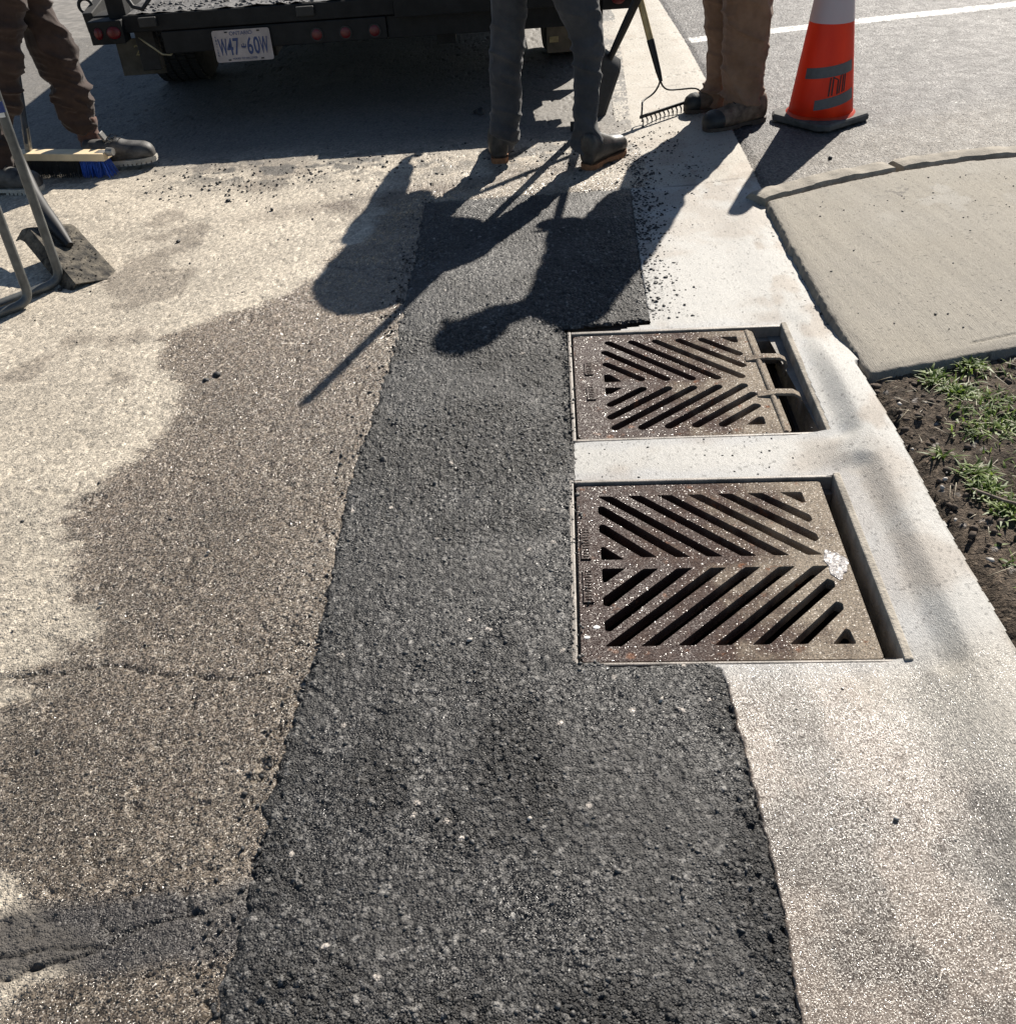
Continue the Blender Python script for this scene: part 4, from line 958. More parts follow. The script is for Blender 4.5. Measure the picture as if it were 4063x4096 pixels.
pL = person('person in dark brown work trousers striding behind the broom', (-2.2, 4.8, 0), [lF, lB], hipsL, [(-2.34, 4.80, 1.1), (-2.28, 4.78, 1.3), (-2.22, 4.77, 1.42)], [(-2.24, 5.0, 1.38), (-2.24, 4.55, 1.38)],
            [((-2.2, 5.02, 1.12), (-2.27, 4.86, .98), None, (0, 0, 1)), ((-2.12, 4.56, 1.16), (-2.27, 4.75, 1.22), None, (0, 0, 1))], (-2.12, 4.78, 1.58), (.9, 0, -.45), M_dkbr, M_jacket3, M_cap_bk, amp_l, [W(385, 620, 4.95) + np.array([0, 0, -.03]), W(25, 660, 4.74) + np.array([0, 0, -.02])], .165)
cm = MB(); cm.tube(lCuff[0], lCuff[1], 18); me = remesh(cm, .006, folds(lambda z: .010, 10, 30, 4, 900), 2); link('trouser_cuff', me, M_rib, pL, None, True)
boot((-1.905, 4.935, .012), R(0), .33, (M_boot_gy, M_sole_l), pL, .10, None, M_lace, pitch=R(3))
boot((-2.36, 4.70, 0), R(-4), .31, (M_boot_gy, M_sole_l), pL, .10, None, M_lace)

# ------------------------------------------------------------------ tools
M_blk = simple('black_painted_steel', (.014, .014, .015), .62, 0, 40, .4, .3, 200, .0008)
M_wood_g = simple('weathered_wood', (.20, .15, .11), .75, 0, 25, .35, .4, 120, .001)
M_wood_y = simple('pale_ash_wood', (.55, .42, .20), .5, 0, 20, .15, .2, 120, .0006)
M_wood_b = simple('new_pine', (.76, .60, .38), .6, 0, 12, .12, .2, 100, .0006)
M_steel = simple('dusty_steel', (.30, .29, .27), .45, .6, 40, .3, .3)
M_galv = simple('grey_painted_tube', (.105, .110, .108), .42, .25, 26, .25, .25, 160, .0006)
M_bluep = simple('dark_blue_fibreglass', (.022, .038, .065), .45, 0, 30, .3, .2)
M_asph = simple('asphalt_clods', (.020, .020, .021), .6, 0, 60, .4, .8, 300, .003)
def pol(a, d, s): return tuple(np.array(a) + np.array(d) * s)
# rake leaning away between the two workers
rk = empty('rake', (.95, 5.18, 0), 'bow rake with a pale wooden handle standing on its black tines', 'rake')
rb, rd = np.array([.955, 5.165, 0]), np.array([-.252, .28, .926])
m_ = MB(); m_.tube([pol(rb, rd, .36), pol(rb, rd, .9), pol(rb, rd, 1.52)], [.0165, .017, .0165], 14, roundcap=True); m_.obj('handle', M_wood_y, rk, smooth=True)
m_ = MB(); m_.tube([pol(rb, rd, .17), pol(rb, rd, .22), pol(rb, rd, .37)], [.009, .014, .0185], 14); autosmooth(m_.obj('socket', M_blk, rk))
bar0, bar1 = np.array([.79, 5.03, .045]), np.array([1.13, 5.30, .045])
ctr = (bar0 + bar1) / 2; top = np.array(pol(rb, rd, .18)); bd = (bar1 - bar0) / np.linalg.norm(bar1 - bar0)
m_ = MB()
for sg, e in ((-1, bar0), (1, bar1)):
    pp = [top, top + bd * sg * .012 + np.array([0, 0, -.03]), top + bd * sg * .05 + np.array([0, 0, -.06]), top + bd * sg * .13 + (0, 0, -.075), e + np.array([0, 0, .05]) - bd * sg * .004, e]
    for _q in range(2): pp = [pp[0]] + [x_ for a_, b_ in zip(pp[:-1], pp[1:]) for x_ in (a_ * .75 + b_ * .25, a_ * .25 + b_ * .75)] + [pp[-1]]
    m_.tube(pp, .0045, 8)
m_.obj('bow', M_blk, rk, smooth=True)
m_ = MB(); m_.box(tuple(ctr), (float(np.linalg.norm(bar1 - bar0)) + .02, .008, .014), [bd, np.cross([0, 0, 1], bd), [0, 0, 1]])
for k in range(15):
    p = bar0 + (bar1 - bar0) * (k / 14); q = np.cross([0, 0, 1], bd)
    m_.tube([p, p - q * .014 + np.array([0, 0, -.02]), p - q * .012 + np.array([0, 0, -.043])], [.0042, .0036, .002], 6)
m_.obj('tines', M_blk, rk)
# square shovel leaning right
sv = empty('shovel', (.60, 5.30, 0), 'black shovel with weathered wooden handle crossing the rake handle', 'shovel')
sb, sdv = np.array([.577, 5.474, 0]), np.array([.361, -.328, .873])
m_ = MB(); m_.tube([pol(sb, sdv, .62), pol(sb, sdv, .9), pol(sb, sdv, 1.24)], [.0185, .0175, .0175], 14, roundcap=True); m_.obj('handle', M_wood_g, sv, smooth=True)
m_ = MB(); m_.tube([pol(sb, sdv, .26) , pol(sb, sdv, .32), pol(sb, sdv, .46), pol(sb, sdv, .64)], [.014, .017, .020, .0205], 14); autosmooth(m_.obj('socket', M_blk, sv))
def blade(mb, O, up, wd, L_, w0, w1, lip, th=.003, curve=.03, n=12, m=10):
    up = np.array(up, float) / np.linalg.norm(up); wd = np.array(wd, float); wd -= up * (wd @ up); wd /= np.linalg.norm(wd); nr = np.cross(up, wd); O = np.array(O, float)
    V = {}; vs = []; fs = []
    for side in (0, 1):
        for i in range(n + 1):
            t = i / n; ww = w0 + (w1 - w0) * t
            for j in range(m + 1):
                s = j / m * 2 - 1; edge = max(0, abs(s) - .78) / .22
                z = lip * edge ** 1.3 + curve * (math.sin(t * PI * .5)) ** 2 * (1 - s * s) * .25 - side * th + lip * .9 * max(0, t - .88) / .12
                V[side, i, j] = len(vs); vs.append(O + up * t * L_ + wd * s * ww / 2 + nr * z)
    for i in range(n):
        for j in range(m):
            fs.append((V[0, i, j], V[0, i + 1, j], V[0, i + 1, j + 1], V[0, i, j + 1])); fs.append((V[1, i, j], V[1, i, j + 1], V[1, i + 1, j + 1], V[1, i + 1, j]))
    for i in range(n):
        for j in (0, m): fs.append((V[0, i, j], V[0, i + 1, j], V[1, i + 1, j], V[1, i, j]))
    for j in range(m):
        for i in (0, n): fs.append((V[0, i, j], V[0, i, j + 1], V[1, i, j + 1], V[1, i, j]))
    mb.add(vs, fs)
tipR, topR = np.array([.59, 5.07, .0]), np.array(pol(sb, sdv, .30))
m_ = MB(); blade(m_, (.555, 5.20, .0), topR - np.array([.555, 5.20, 0]) + np.array([0.0, 0, .02]), (.75, .6, 0), .36, .22, .245, .028); autosmooth(m_.obj('blade', M_blk, sv), 50)
# long pole of the asphalt lute, its head behind the right boot of the bent worker
lt = empty('lute', (.5, 5.0, 0), 'long straight lute pole leaning back past the hip of the bent worker', 'lute')
B_, T_ = np.array([.50, 5.02, .03]), np.array([.36, 4.16, 1.30])
m_ = MB(); m_.tube([B_, (B_ + T_) / 2, T_], .019, 14, roundcap=True); m_.obj('handle', M_wood_g, lt, smooth=True)
m_ = MB(); m_.box((.50, 5.03, .022), (.12, .02, .044)); m_.obj('head', M_blk, lt, bevel=.003)

# push broom
br = empty('push_broom', (-2.1, 4.9, 0), 'wide push broom with pine head, dark bristles and a blue bristle tip', 'broom')
e1 = W(452, 672, 4.84); e1[2] = .085; e1 = np.array([-1.765, 4.82, .085]); e0 = np.array([-2.62, 5.02, .085]); bx = (e1 - e0) / np.linalg.norm(e1 - e0); by = np.cross([0, 0, 1], bx)
Lb = np.linalg.norm(e1 - e0); cb = (e0 + e1) / 2
m_ = MB(); m_.box(tuple(cb + np.array([0, 0, .014])), (Lb, .076, .034), [bx, by, [0, 0, 1]]); hb = m_.obj('head_block', M_wood_b, br, bevel=.003)
def bristles(s0, s1, mat, name):
    m_ = MB()
    for k in range(int((s1 - s0) * Lb / .0085)):
        s = s0 * Lb + k * .0085
        for r_ in range(5):
            p = e0 + bx * s + by * (-.028 + .014 * r_)
            for q in range(3):
                a = RNG.normal(0, .006, 2); fan = .02 if s > Lb - .03 else 0
                t = p + bx * (a[0] + fan) + by * (a[1] + (-.008 + .004 * r_)); m_.tube([(p[0], p[1], .084), tuple((p * .5 + t * .5)[:2]) + (.045,), (t[0], t[1], .004 + abs(RNG.normal(0, .004)))], [.0017, .0014, .001], 4, caps=False)
    m_.obj(name, mat, br)
bristles(0.0, .845, simple('dark_bristle', (.022, .022, .022), .7), 'bristles')
bristles(.845, .995, simple('blue_bristle', (.02, .085, .42), .5), 'tip_bristles')
hp0 = W(120, 602, 4.90); hp0[2] = .115; hp0 = np.array([-2.168, 4.925, .115]); hp1 = W(22, -10, 4.80)
hd = (hp1 - hp0) / np.linalg.norm(hp1 - hp0)
m_ = MB(); m_.tube([hp0 + hd * .05, hp0 + hd * .6, hp0 + hd * 1.35], [.015, .0155, .015], 14, roundcap=True); m_.obj('handle', M_bluep, br, smooth=True)
m_ = MB(); m_.box(tuple(hp0 + hd * .055), (.03, .022, .125), [bx, np.cross(hd, bx), hd]); m_.obj('bracket', M_steel, br, bevel=.003)
m_ = MB(); m_.box(tuple(e1 - bx * .028 + np.array([0, 0, .0305])), (.05, .045, .003), [bx, by, [0, 0, 1]]); m_.tube([e1 + bx * .004 + (0, 0, .030), e1 + bx * .035 + (0, 0, .031)], [.02, .017], 14); m_.obj('end_clip', M_steel, br)
m_ = MB(); m_.tube([e0 + bx * (Lb * .60) - by * .008 + (0, 0, .0265), e0 + bx * (Lb * .60) - by * .008 + (0, 0, .0288)], .013, 14); m_.obj('spare_socket_hole', M_blk, br)

# left shovel with mortar-caked blade
s2 = empty('shovel', (-1.6, 3.7, 0), 'square shovel with a caked dusty blade lying beside the tubular stand', 'shovel')
A_, Bp, Cp, Dp = np.array([-1.495, 3.45, .0]), np.array([-1.445, 3.66, .004]), np.array([-1.715, 3.96, .15]), np.array([-1.745, 3.77, .15])
mid0 = (A_ + Bp) / 2; mid1 = (Cp + Dp) / 2; up = mid1 - mid0
M_cake = simple('cement_caked_steel', (.022, .021, .020), .85, 0, 30, .5, .9, 110, .004, .3, (.15, .13, .10))
m_ = MB(); blade(m_, mid0, up, (Bp - A_) , float(np.linalg.norm(up)), .225, .215, .050, .004, .02)
bl = m_.obj('blade', M_cake, s2); autosmooth(bl, 50)
ring = W(66, 604, 4.12); n0 = mid1 - up * .22 / np.linalg.norm(up) * 1.0
sock = [mid0 + up * .50 + np.array([0, 0, .014]), mid0 + up * .72 + np.array([0, 0, .028]), mid0 + up * .95 + np.array([0, 0, .04]), W(138, 775, 3.98), ring]
m_ = MB(); m_.tube(sock, [.014, .026, .030, .026, .019], 14); autosmooth(m_.obj('socket', M_blk, s2))
rdv = (ring - np.array(W(138, 775, 3.98))); rdv /= np.linalg.norm(rdv)
m_ = MB(); m_.tube([ring - rdv * .012, ring + rdv * .02], .0195, 16); m_.obj('ferrule', M_steel, s2)
rdd = rdv + np.array([-.1, .05, .15]); rdd /= np.linalg.norm(rdd)
m_ = MB(); m_.tube([ring, ring + rdd * .4, ring + rdd * .95], [.0155, .016, .0165], 14, roundcap=True); m_.obj('handle', M_wood_g, s2, smooth=True)
m_ = MB()
for k in range(70):
    t, s_ = RNG.random(), RNG.uniform(-1, 1); p = mid0 + up * t * .75 + (Bp - A_) * s_ * .42 + np.array([0, 0, .004 + .004 * RNG.random()]); r_ = .0012 + .0025 * RNG.random() ** 2
    m_.ellipsoid(tuple(p), (r_ * 1.3, r_, r_ * .7), n=6, m=4)
m_.obj('dried_mortar', M_cake, s2)['kind'] = 'stuff'

# tubular stand
ts = empty('tubular_stand', (-1.66, 3.45, 0), 'grey bent steel tube stand with a white sticker at the left edge', 'tool stand')
def bent(p_top, p_bot, run, r=.014, rad=.055):
    p_top, p_bot, run = [np.array(q, float) for q in (p_top, p_bot, run)]; a = p_top - p_bot; a /= np.linalg.norm(a); b = run - p_bot; b /= np.linalg.norm(b)
    pts = [p_top, p_bot + a * rad * 3, p_bot + a * rad]
    for t in np.linspace(.1, .9, 7): pts.append((1 - t) ** 2 * (p_bot + a * rad) + 2 * t * (1 - t) * p_bot + t * t * (p_bot + b * rad))
    pts += [p_bot + b * rad, run]
    m_ = MB(); m_.tube(pts, r, 16, roundcap=False); autosmooth(m_.obj('frame_tube', M_galv, ts), 50)
bent((-1.608, 3.55, 1.0), (-1.605, 3.55, .016), (-2.15, 2.98, .016), .0165)
bent((-1.665, 3.38, 1.0), (-1.662, 3.38, .016), (-2.20, 2.86, .016), .0165)
m_ = MB(); m_.tube([(-1.608, 3.55, 1.0), (-1.64, 3.5, 1.03), (-1.665, 3.38, 1.0)], .0165, 14, roundcap=True); m_.obj('crossbar', M_galv, ts)
m_ = MB(); m_.tube([(-1.80, 3.34, .018), (-1.86, 3.20, .018)], .010, 10); m_.obj('foot_brace', M_galv, ts)
m_ = MB(); m_.tube([(-1.608, 3.55, .61), (-1.608, 3.55, .74)], .0172, 16, caps=False); m_.obj('sticker', M_white, ts, smooth=True)
m_ = MB(); m_.tube([(-1.608, 3.55, .625), (-1.608, 3.55, .66)], .0175, 16, caps=False); m_.obj('sticker_stripe', simple('blue_print', (.03, .06, .22), .5), ts, smooth=True)
# ------------------------------------------------------------------ traffic cone
cx, cy = 1.64, 4.925
cn = empty('traffic_cone', (cx, cy, 0), 'orange traffic cone with grey tape strips and black marks on a dark rubber base', 'traffic cone')
def cone_mat():
    m, n, b, N, L = newmat('fluorescent_orange_vinyl'); tc = N.new('ShaderNodeTexCoord')
    no = N.new('ShaderNodeTexNoise'); no.inputs['Scale'].default_value = 12; no.inputs['Detail'].default_value = 6
    mp = N.new('ShaderNodeMapping'); mp.inputs['Scale'].default_value = (1, 1, .25); L.new(tc.outputs['Object'], mp.inputs[0]); L.new(mp.outputs[0], no.inputs['Vector'])
    cr = N.new('ShaderNodeValToRGB'); cr.color_ramp.elements[0].position = .3; cr.color_ramp.elements[1].position = .7
    cr.color_ramp.elements[0].color = (.80, .055, .015, 1); cr.color_ramp.elements[1].color = (.95, .10, .028, 1)
    L.new(no.outputs[0], cr.inputs[0]); L.new(cr.outputs[0], b.inputs['Base Color']); b.inputs['Roughness'].default_value = .42
    # thin translucent vinyl wall
    tr = N.new('ShaderNodeBsdfTranslucent'); L.new(cr.outputs[0], tr.inputs['Color']); mx = N.new('ShaderNodeMixShader'); mx.inputs[0].default_value = .5
    out = N['Material Output'] if 'Material Output' in N else N.get('Material Output'); L.new(b.outputs[0], mx.inputs[1]); L.new(tr.outputs[0], mx.inputs[2]); L.new(mx.outputs[0], out.inputs['Surface'])
    return m
def cone_mat2(M, name):
    m, n, b, N, L = newmat(name); b.inputs['Base Color'].default_value = (.62, .56, .58, 1); b.inputs['Roughness'].default_value = .35
    tc = N.new('ShaderNodeTexCoord'); vo = N.new('ShaderNodeTexVoronoi'); vo.inputs['Scale'].default_value = 260; L.new(tc.outputs['Object'], vo.inputs['Vector'])
    bp = N.new('ShaderNodeBump'); bp.inputs['Strength'].default_value = .4; bp.inputs['Distance'].default_value = .0008; L.new(vo.outputs[0], bp.inputs['Height']); L.new(bp.outputs[0], b.inputs['Normal'])
    tr = N.new('ShaderNodeBsdfTranslucent'); tr.inputs['Color'].default_value = (.75, .45, .42, 1); mx = N.new('ShaderNodeMixShader'); mx.inputs[0].default_value = .25
    L.new(b.outputs[0], mx.inputs[1]); L.new(tr.outputs[0], mx.inputs[2]); L.new(mx.outputs[0], N['Material Output'].inputs['Surface'])
    return m
M_cone = cone_mat(); M_refl = cone_mat2(None, 'white_reflective_collar')
M_rub = simple('dusty_black_rubber', (.06, .06, .058), .8, 0, 14, .35, .4, 120, .001, .4, (.12, .116, .108))
def crad(z): return .152 - .128 * (z - .04)
def surf(z0, z1, off, a0=0, a1=2 * PI, n=72, m=10, th=0, fz=None, inner=False):
    mb = MB(); vs = []; fs = []
    for i in range(m + 1):
        for k in range(n + 1):
            a = a0 + (a1 - a0) * k / n; u = k / n
            za, zb = (z0, z1) if fz is None else fz(u)
            z = za + (zb - za) * i / m; r_ = crad(z) + off
            vs.append((cx + r_ * math.cos(a), cy + r_ * math.sin(a), z))
    for i in range(m):
        for k in range(n): fs.append((i * (n + 1) + k, i * (n + 1) + k + 1, (i + 1) * (n + 1) + k + 1, (i + 1) * (n + 1) + k))
    mb.add(vs, fs); return mb
m_ = surf(.035, .91, 0); bd_ = m_.obj('body', M_cone, cn, smooth=True); so = bd_.modifiers.new('t', 'SOLIDIFY'); so.thickness = .004; so.offset = -1
m_ = MB(); m_.tube([(cx, cy, .905), (cx, cy, .93)], [.042, .036], 24); m_.obj('top_ring', M_cone, cn)
surf(.447, .60, .0012).obj('reflective_collar', M_refl, cn, smooth=True)
surf(.70, .80, .0012).obj('reflective_collar', M_refl, cn, smooth=True)
M_tape = simple('grey_tape', (.085, .088, .095), .45, 0, 50, .12, .1)
f1 = lambda u: (.211 + .031 * u + .002, .259 + .033 * u)
f2 = lambda u: (.083 + .037 * u, .127 + .043 * u)
surf(0, 0, .0016, R(-150), R(-42), 40, 3, fz=f1).obj('tape_strip', M_tape, cn, smooth=True)
surf(0, 0, .0016, R(-121), R(-38), 40, 3, fz=f2).obj('tape_strip', M_tape, cn, smooth=True)
lt_ = MB()
def stroke(a0, z0, a1, z1, w_=.0036):
    p = []
    for a, z in ((a0, z0), (a1, z1)):
        r_ = crad(z) + .0018; t = np.array([-math.sin(R(a)), math.cos(R(a)), 0]); q = np.array([cx + r_ * math.cos(R(a)), cy + r_ * math.sin(R(a)), z]); p.append((q, t))
    if abs(z1 - z0) > .02: lt_.add([p[0][0] - p[0][1] * w_, p[0][0] + p[0][1] * w_, p[1][0] + p[1][1] * w_, p[1][0] - p[1][1] * w_], [(0, 1, 2, 3)])
    else:
        n = 6; vs = []
        for i in range(n + 1):
            a = a0 + (a1 - a0) * i / n; z = z0 + (z1 - z0) * i / n
            for dz in (-.003, .003): r_ = crad(z + dz) + .0018; vs.append((cx + r_ * math.cos(R(a)), cy + r_ * math.sin(R(a)), z + dz))
        lt_.add(vs, [(2 * i, 2 * i + 2, 2 * i + 3, 2 * i + 1) for i in range(n)])
stroke(-97, .146, -95, .226); stroke(-91, .149, -89.5, .229); stroke(-89, .226, -80, .216); stroke(-81, .153, -79.5, .217); stroke(-77, .157, -74, .232)
stroke(-74, .233, -71, .236); stroke(-70.5, .160, -68, .236); stroke(-66, .163, -63.5, .238)
lt_.obj('hand_marked_strokes', simple('black_marker', (.01, .01, .01), .5), cn)
# rubber base: chamfered square with a raised ring
b_ = MB(); th0 = R(-12); hw = .178
def sq(h, c_, z):
    P = [(h, -h + c_), (h, h - c_), (h - c_, h), (-h + c_, h), (-h, h - c_), (-h, -h + c_), (-h + c_, -h), (h - c_, -h)]
    a = th0 + R(45); return [(cx + x * math.cos(a) - y * math.sin(a), cy + x * math.sin(a) + y * math.cos(a), z) for x, y in P]
b_.loft([sq(hw - .006, .04, .008), sq(hw, .04, .014), sq(hw, .04, .032), sq(hw - .006, .04, .040), sq(hw - .03, .05, .044)])
for q in range(4):
    a = th0 + R(90 * q); b_.box((cx + .17 * math.cos(a), cy + .17 * math.sin(a), .003), (.03, .03, .006))
b_.obj('base', M_rub, cn)
m_ = MB(); m_.tube([(cx, cy, .040), (cx, cy, .052)], [.168, .152], 40); m_.obj('base_collar', M_cone, cn)

# ------------------------------------------------------------------ truck
M_tr = simple('grimy_black_steel', (.011, .0115, .012), .65, 0, 9, .45, .4, 90, .002, .3)
M_tr2 = simple('dusty_dark_steel', (.028, .027, .025), .7, 0, 7, .4, .4, 90, .002)
M_tyre = simple('tyre_rubber', (.022, .021, .020), .85, 0, 30, .3, .3)
M_red = simple('red_lamp_lens', (.11, .005, .008), .35, 0, 30, .15, .1)
M_flap = simple('muddy_rubber_flap', (.085, .075, .058), .9, 0, 11, .35, .5, 70, .002)
tk = empty('dump_truck', (-.72, 5.6, 0), 'dark dump truck backed up with fresh asphalt on its lowered tailgate', 'truck')
XL, XR = -1.78, .62
def tbox(name, x0, x1, y0, y1, z0, z1, mat=M_tr, bevel=.004, parent=None):
    return MB().box(((x0 + x1) / 2, (y0 + y1) / 2, (z0 + z1) / 2), (x1 - x0, y1 - y0, z1 - z0)).obj(name, mat, parent or tk, bevel=bevel)
tg_ = tbox('tailgate', XL, -.40, 5.60, 6.30, .475, .555)
tbox('tailgate', -.398, XR, 5.54, 6.30, .47, .565)
for x in (-1.65, -.85): tbox('gate_hinge', x - .045, x + .045, 5.575, 5.598, .500, .545, M_tr2, .004, tg_)
lb = tbox('light_bar', -1.60, -.45, 5.60, 5.68, .365, .470)
tbox('cross_member', -.448, XR + .05, 5.62, 5.70, .36, .468)
for i, x in enumerate((-.81, -.662, -.512)):
    m_ = MB(); m_.tube([(x, 5.602, .408), (x, 5.592, .408), (x, 5.588, .408)], [.026, .026, .018], 20); autosmooth(m_.obj('marker_lamp', M_red, lb), 50)
    m_ = MB(); m_.tube([(x, 5.6, .408), (x, 5.594, .408)], .033, 20); m_.obj('lamp_ring', M_blk, lb)
# tail lamp box on the left
lx = tbox('lamp_box', -1.945, -1.775, 5.55, 5.66, .437, .545)
for x, rr, rz in ((-1.90, .022, .028), (-1.822, .036, .030)):
    m_ = MB(); m_.ellipsoid((x, 5.549, .490), (rr, .012, rz)); m_.obj('tail_lamp', M_red, lx, smooth=True)
lx2 = tbox('lamp_box', .66, .83, 5.55, 5.66, .437, .545)
m_ = MB(); m_.ellipsoid((.74, 5.549, .490), (.036, .012, .03)); m_.obj('tail_lamp', M_red, lx2, smooth=True)
# dump box
tbox('bed_floor', XL, XR, 6.30, 11.2, .47, .55)
tbox('sun_gap_strip', -1.945, -1.785, 5.67, 11.0, .478, .5525)  # added strip, blocks a sliver of sun below the box side
tbox('box_side', -1.95, -1.87, 6.22, 11.2, .545, 1.05, M_tr2); tbox('box_side', .66, .74, 6.22, 11.2, .56, 1.05, M_tr2)
tbox('box_front', -1.87, .66, 11.12, 11.2, .55, 1.3, M_tr2)
tbox('chassis_rail', -1.15, -1.05, 5.7, 13.6, .30, .465); tbox('chassis_rail', -.20, -.10, 5.7, 13.6, .30, .465)
tbox('corner_post', -1.85, -1.76, 5.62, 5.72, .50, .80)
tbox('corner_post', .62, .70, 5.62, 5.72, .50, .80)
# left side folding rail with rings
m_ = MB(); m_.box((-1.93, 6.05, .60), (.05, .75, .10), [[1, 0, 0], [.12, .96, .22], [0, -.22, .97]]); sr = m_.obj('side_rail', M_tr2, tk, bevel=.004)
for y, z in ((5.78, .585), (6.05, .66)):
    m_ = MB(); pts = [(-2.005 + .034 * math.cos(a), y, z + .034 * math.sin(a)) for a in np.linspace(0, 2 * PI, 20)]; m_.tube(pts, .009, 8, caps=False); m_.obj('ring', M_blk, sr, smooth=True)
# chain hanging on the left post
m_ = MB(); m_.tube([(-1.74, 5.60, .66), (-1.70, 5.57, .60), (-1.66, 5.585, .582), (-1.62, 5.60, .62), (-1.62, 5.62, .70)], .011, 8); m_.obj('chain_loop', M_blk, tk, smooth=True)
# cab
tbox('cab', -1.75, .60, 12.4, 13.9, .6, 2.1, M_tr2, .08); tbox('bonnet', -1.55, .40, 13.9, 14.9, .6, 1.3, M_tr2, .08); tbox('windscreen', -1.55, .40, 13.88, 13.92, 1.45, 1.95, M_blk, .01)
def wheel(x0, x1, y):
    r_ = .385; mb = MB(); prof = [(x0 + .0, r_ * .62), (x0 + .005, r_ * .9), (x0 + .03, r_ * .985), ((x0 + x1) / 2, r_), (x1 - .03, r_ * .985), (x1 - .005, r_ * .9), (x1, r_ * .62)]
    rings = [[(x, y + q * math.cos(a), r_ + q * math.sin(a)) for a in np.linspace(0, 2 * PI, 49)[:-1]] for x, q in prof]; mb.loft(rings)
    wt = mb.obj('wheel', M_tyre, tk); autosmooth(wt, 50)
    t = MB()
    for k in range(72):
        a = 2 * PI * k / 72
        for j in range(5):
            xx = x0 + .03 + (x1 - x0 - .06) * (j + .5) / 5; off = .03 * (j % 2); c_ = np.array([xx, y + (r_ + .002) * math.cos(a + off), r_ + (r_ + .002) * math.sin(a + off)])
            t.box(tuple(c_), ((x1 - x0 - .06) / 5 * .78, .022, .012), [[1, 0, 0], [0, -math.sin(a + off), math.cos(a + off)], [0, math.cos(a + off), math.sin(a + off)]])
    t.obj('tread', M_tyre, wt)
    h = MB(); h.tube([(x0 - .004, y, r_), (x0 + .05, y, r_), (x1 - .05, y, r_), (x1 + .004, y, r_)], [r_ * .55, r_ * .6, r_ * .6, r_ * .55], 28); h.obj('rim', M_tr2, wt)
for y in (6.74,): wheel(-1.97, -1.63, y); wheel(.42, .76, y)
wheel(-1.9, -1.65, 13.2); wheel(.42, .68, 13.2)
# mud flaps
def flap(x0, x1, y, z0, z1, txt):
    o = MB().box(((x0 + x1) / 2, y, (z0 + z1) / 2), (x1 - x0, .012, z1 - z0)).obj('mud_flap', M_flap, tk, bevel=.003)
    c = bpy.data.curves.new('flap_lettering', 'FONT'); c.body = txt; c.size = .075; c.extrude = .001; c.align_x = 'CENTER'
    t = bpy.data.objects.new('flap_lettering', c); COL.objects.link(t); t.parent = o; t.rotation_euler = (R(90), 0, 0)
    t.location = Vector(((x0 + x1) / 2 + .03, y - .0085, z1 - .085)) - worldloc(o); c.materials.append(M_cream); return o
M_cream = simple('faded_yellow_paint', (.30, .25, .13), .8)
flap(-1.935, -1.70, 5.88, .215, .40, '211'); f2_ = flap(.40, .66, 6.0, .155, .315, '30')
MB().box((.44, 5.992, .225), (.05, .004, .03)).obj('yellow_patch', M_cream, f2_)
tbox('flap_bracket', -1.80, -1.70, 5.80, 5.86, .25, .46, M_blk)
m_ = MB(); m_.tube([(-1.735, 5.66, .44), (-1.70, 5.62, .425), (-1.66, 5.60, .40), (-1.62, 5.60, .365), (-1.585, 5.62, .355), (-1.56, 5.64, .375)], .0045, 8); m_.obj('cable', simple('yellowed_cable', (.38, .33, .2), .6), tk, smooth=True)
# licence plate
M_plate = simple('grubby_white_plate', (.44, .38, .36), .5, 0, 14, .18, .1)
M_pblue = simple('plate_blue', (.03, .055, .16), .5)
pa = np.array([-1.195, 5.583, .385]); PLW, PLH = .296, .152
P = roundpoly([(-PLW / 2, -PLH / 2), (PLW / 2, -PLH / 2), (PLW / 2, PLH / 2), (-PLW / 2, PLH / 2)], .014, 4)
m_ = MB(); n = len(P); m_.add([(pa[0] + p[0], pa[1] - .002, pa[2] + p[1]) for p in P] + [(pa[0] + p[0], pa[1], pa[2] + p[1]) for p in P], [tuple(range(n)), tuple(range(n, 2 * n))[::-1]] + [(k, n + k, n + (k + 1) % n, (k + 1) % n) for k in range(n)])
pl = m_.obj('licence_plate', M_plate, tk)
def ptext(s, x, z, size, mat, sx=1.0, name='lettering', rz=0, ofs=0):
    c = bpy.data.curves.new(name, 'FONT'); c.body = s; c.size = size; c.extrude = .0006; c.align_x = 'CENTER'; c.align_y = 'CENTER'; c.offset = ofs
    t = bpy.data.objects.new(name, c); COL.objects.link(t); t.parent = pl; t.rotation_euler = (R(90), 0, 0); t.scale = (sx, 1, 1)
    t.location = Vector((pa[0] + x, pa[1] - .0035, pa[2] + z)) - worldloc(pl); c.materials.append(mat)
for ch, x_, sx_ in (('W', -.102, .36), ('4', -.066, .56), ('7', -.034, .56), ('6', .036, .56), ('0', .071, .56), ('W', .109, .36)): ptext(ch, x_, -.008, .112, M_pblue, sx_, ofs=.0018)
ptext('ONTARIO', .0, .058, .026, M_pblue, 1.0); ptext('YOURS TO DISCOVER', .0, -.062, .013, M_pblue, 1.0); ptext('T\nR\nA\nI\nL\nE\nR', -.132, .0, .014, M_pblue, 1.0)
cr_ = MB()
for dx, h in ((-.010, .007), (0, .012), (.010, .007)): cr_.box((pa[0] + .004 + dx, pa[1] - .0032, pa[2] - .002 + h / 2), (.004, .001, h))
cr_.box((pa[0] + .004, pa[1] - .0032, pa[2] - .006), (.026, .001, .006)); cr_.box((pa[0] + .004, pa[1] - .0032, pa[2] - .012), (.018, .001, .003)); cr_.obj('crown_emblem', M_pblue, pl)
for dx, dz in ((-.075, .066), (.09, .066), (-.08, -.066), (.09, -.066)):
    bo = MB(); bo.box((pa[0] + dx, pa[1] - .003, pa[2] + dz), (.014, .004, .006)); bo.obj('plate_bolt', M_blk, pl)
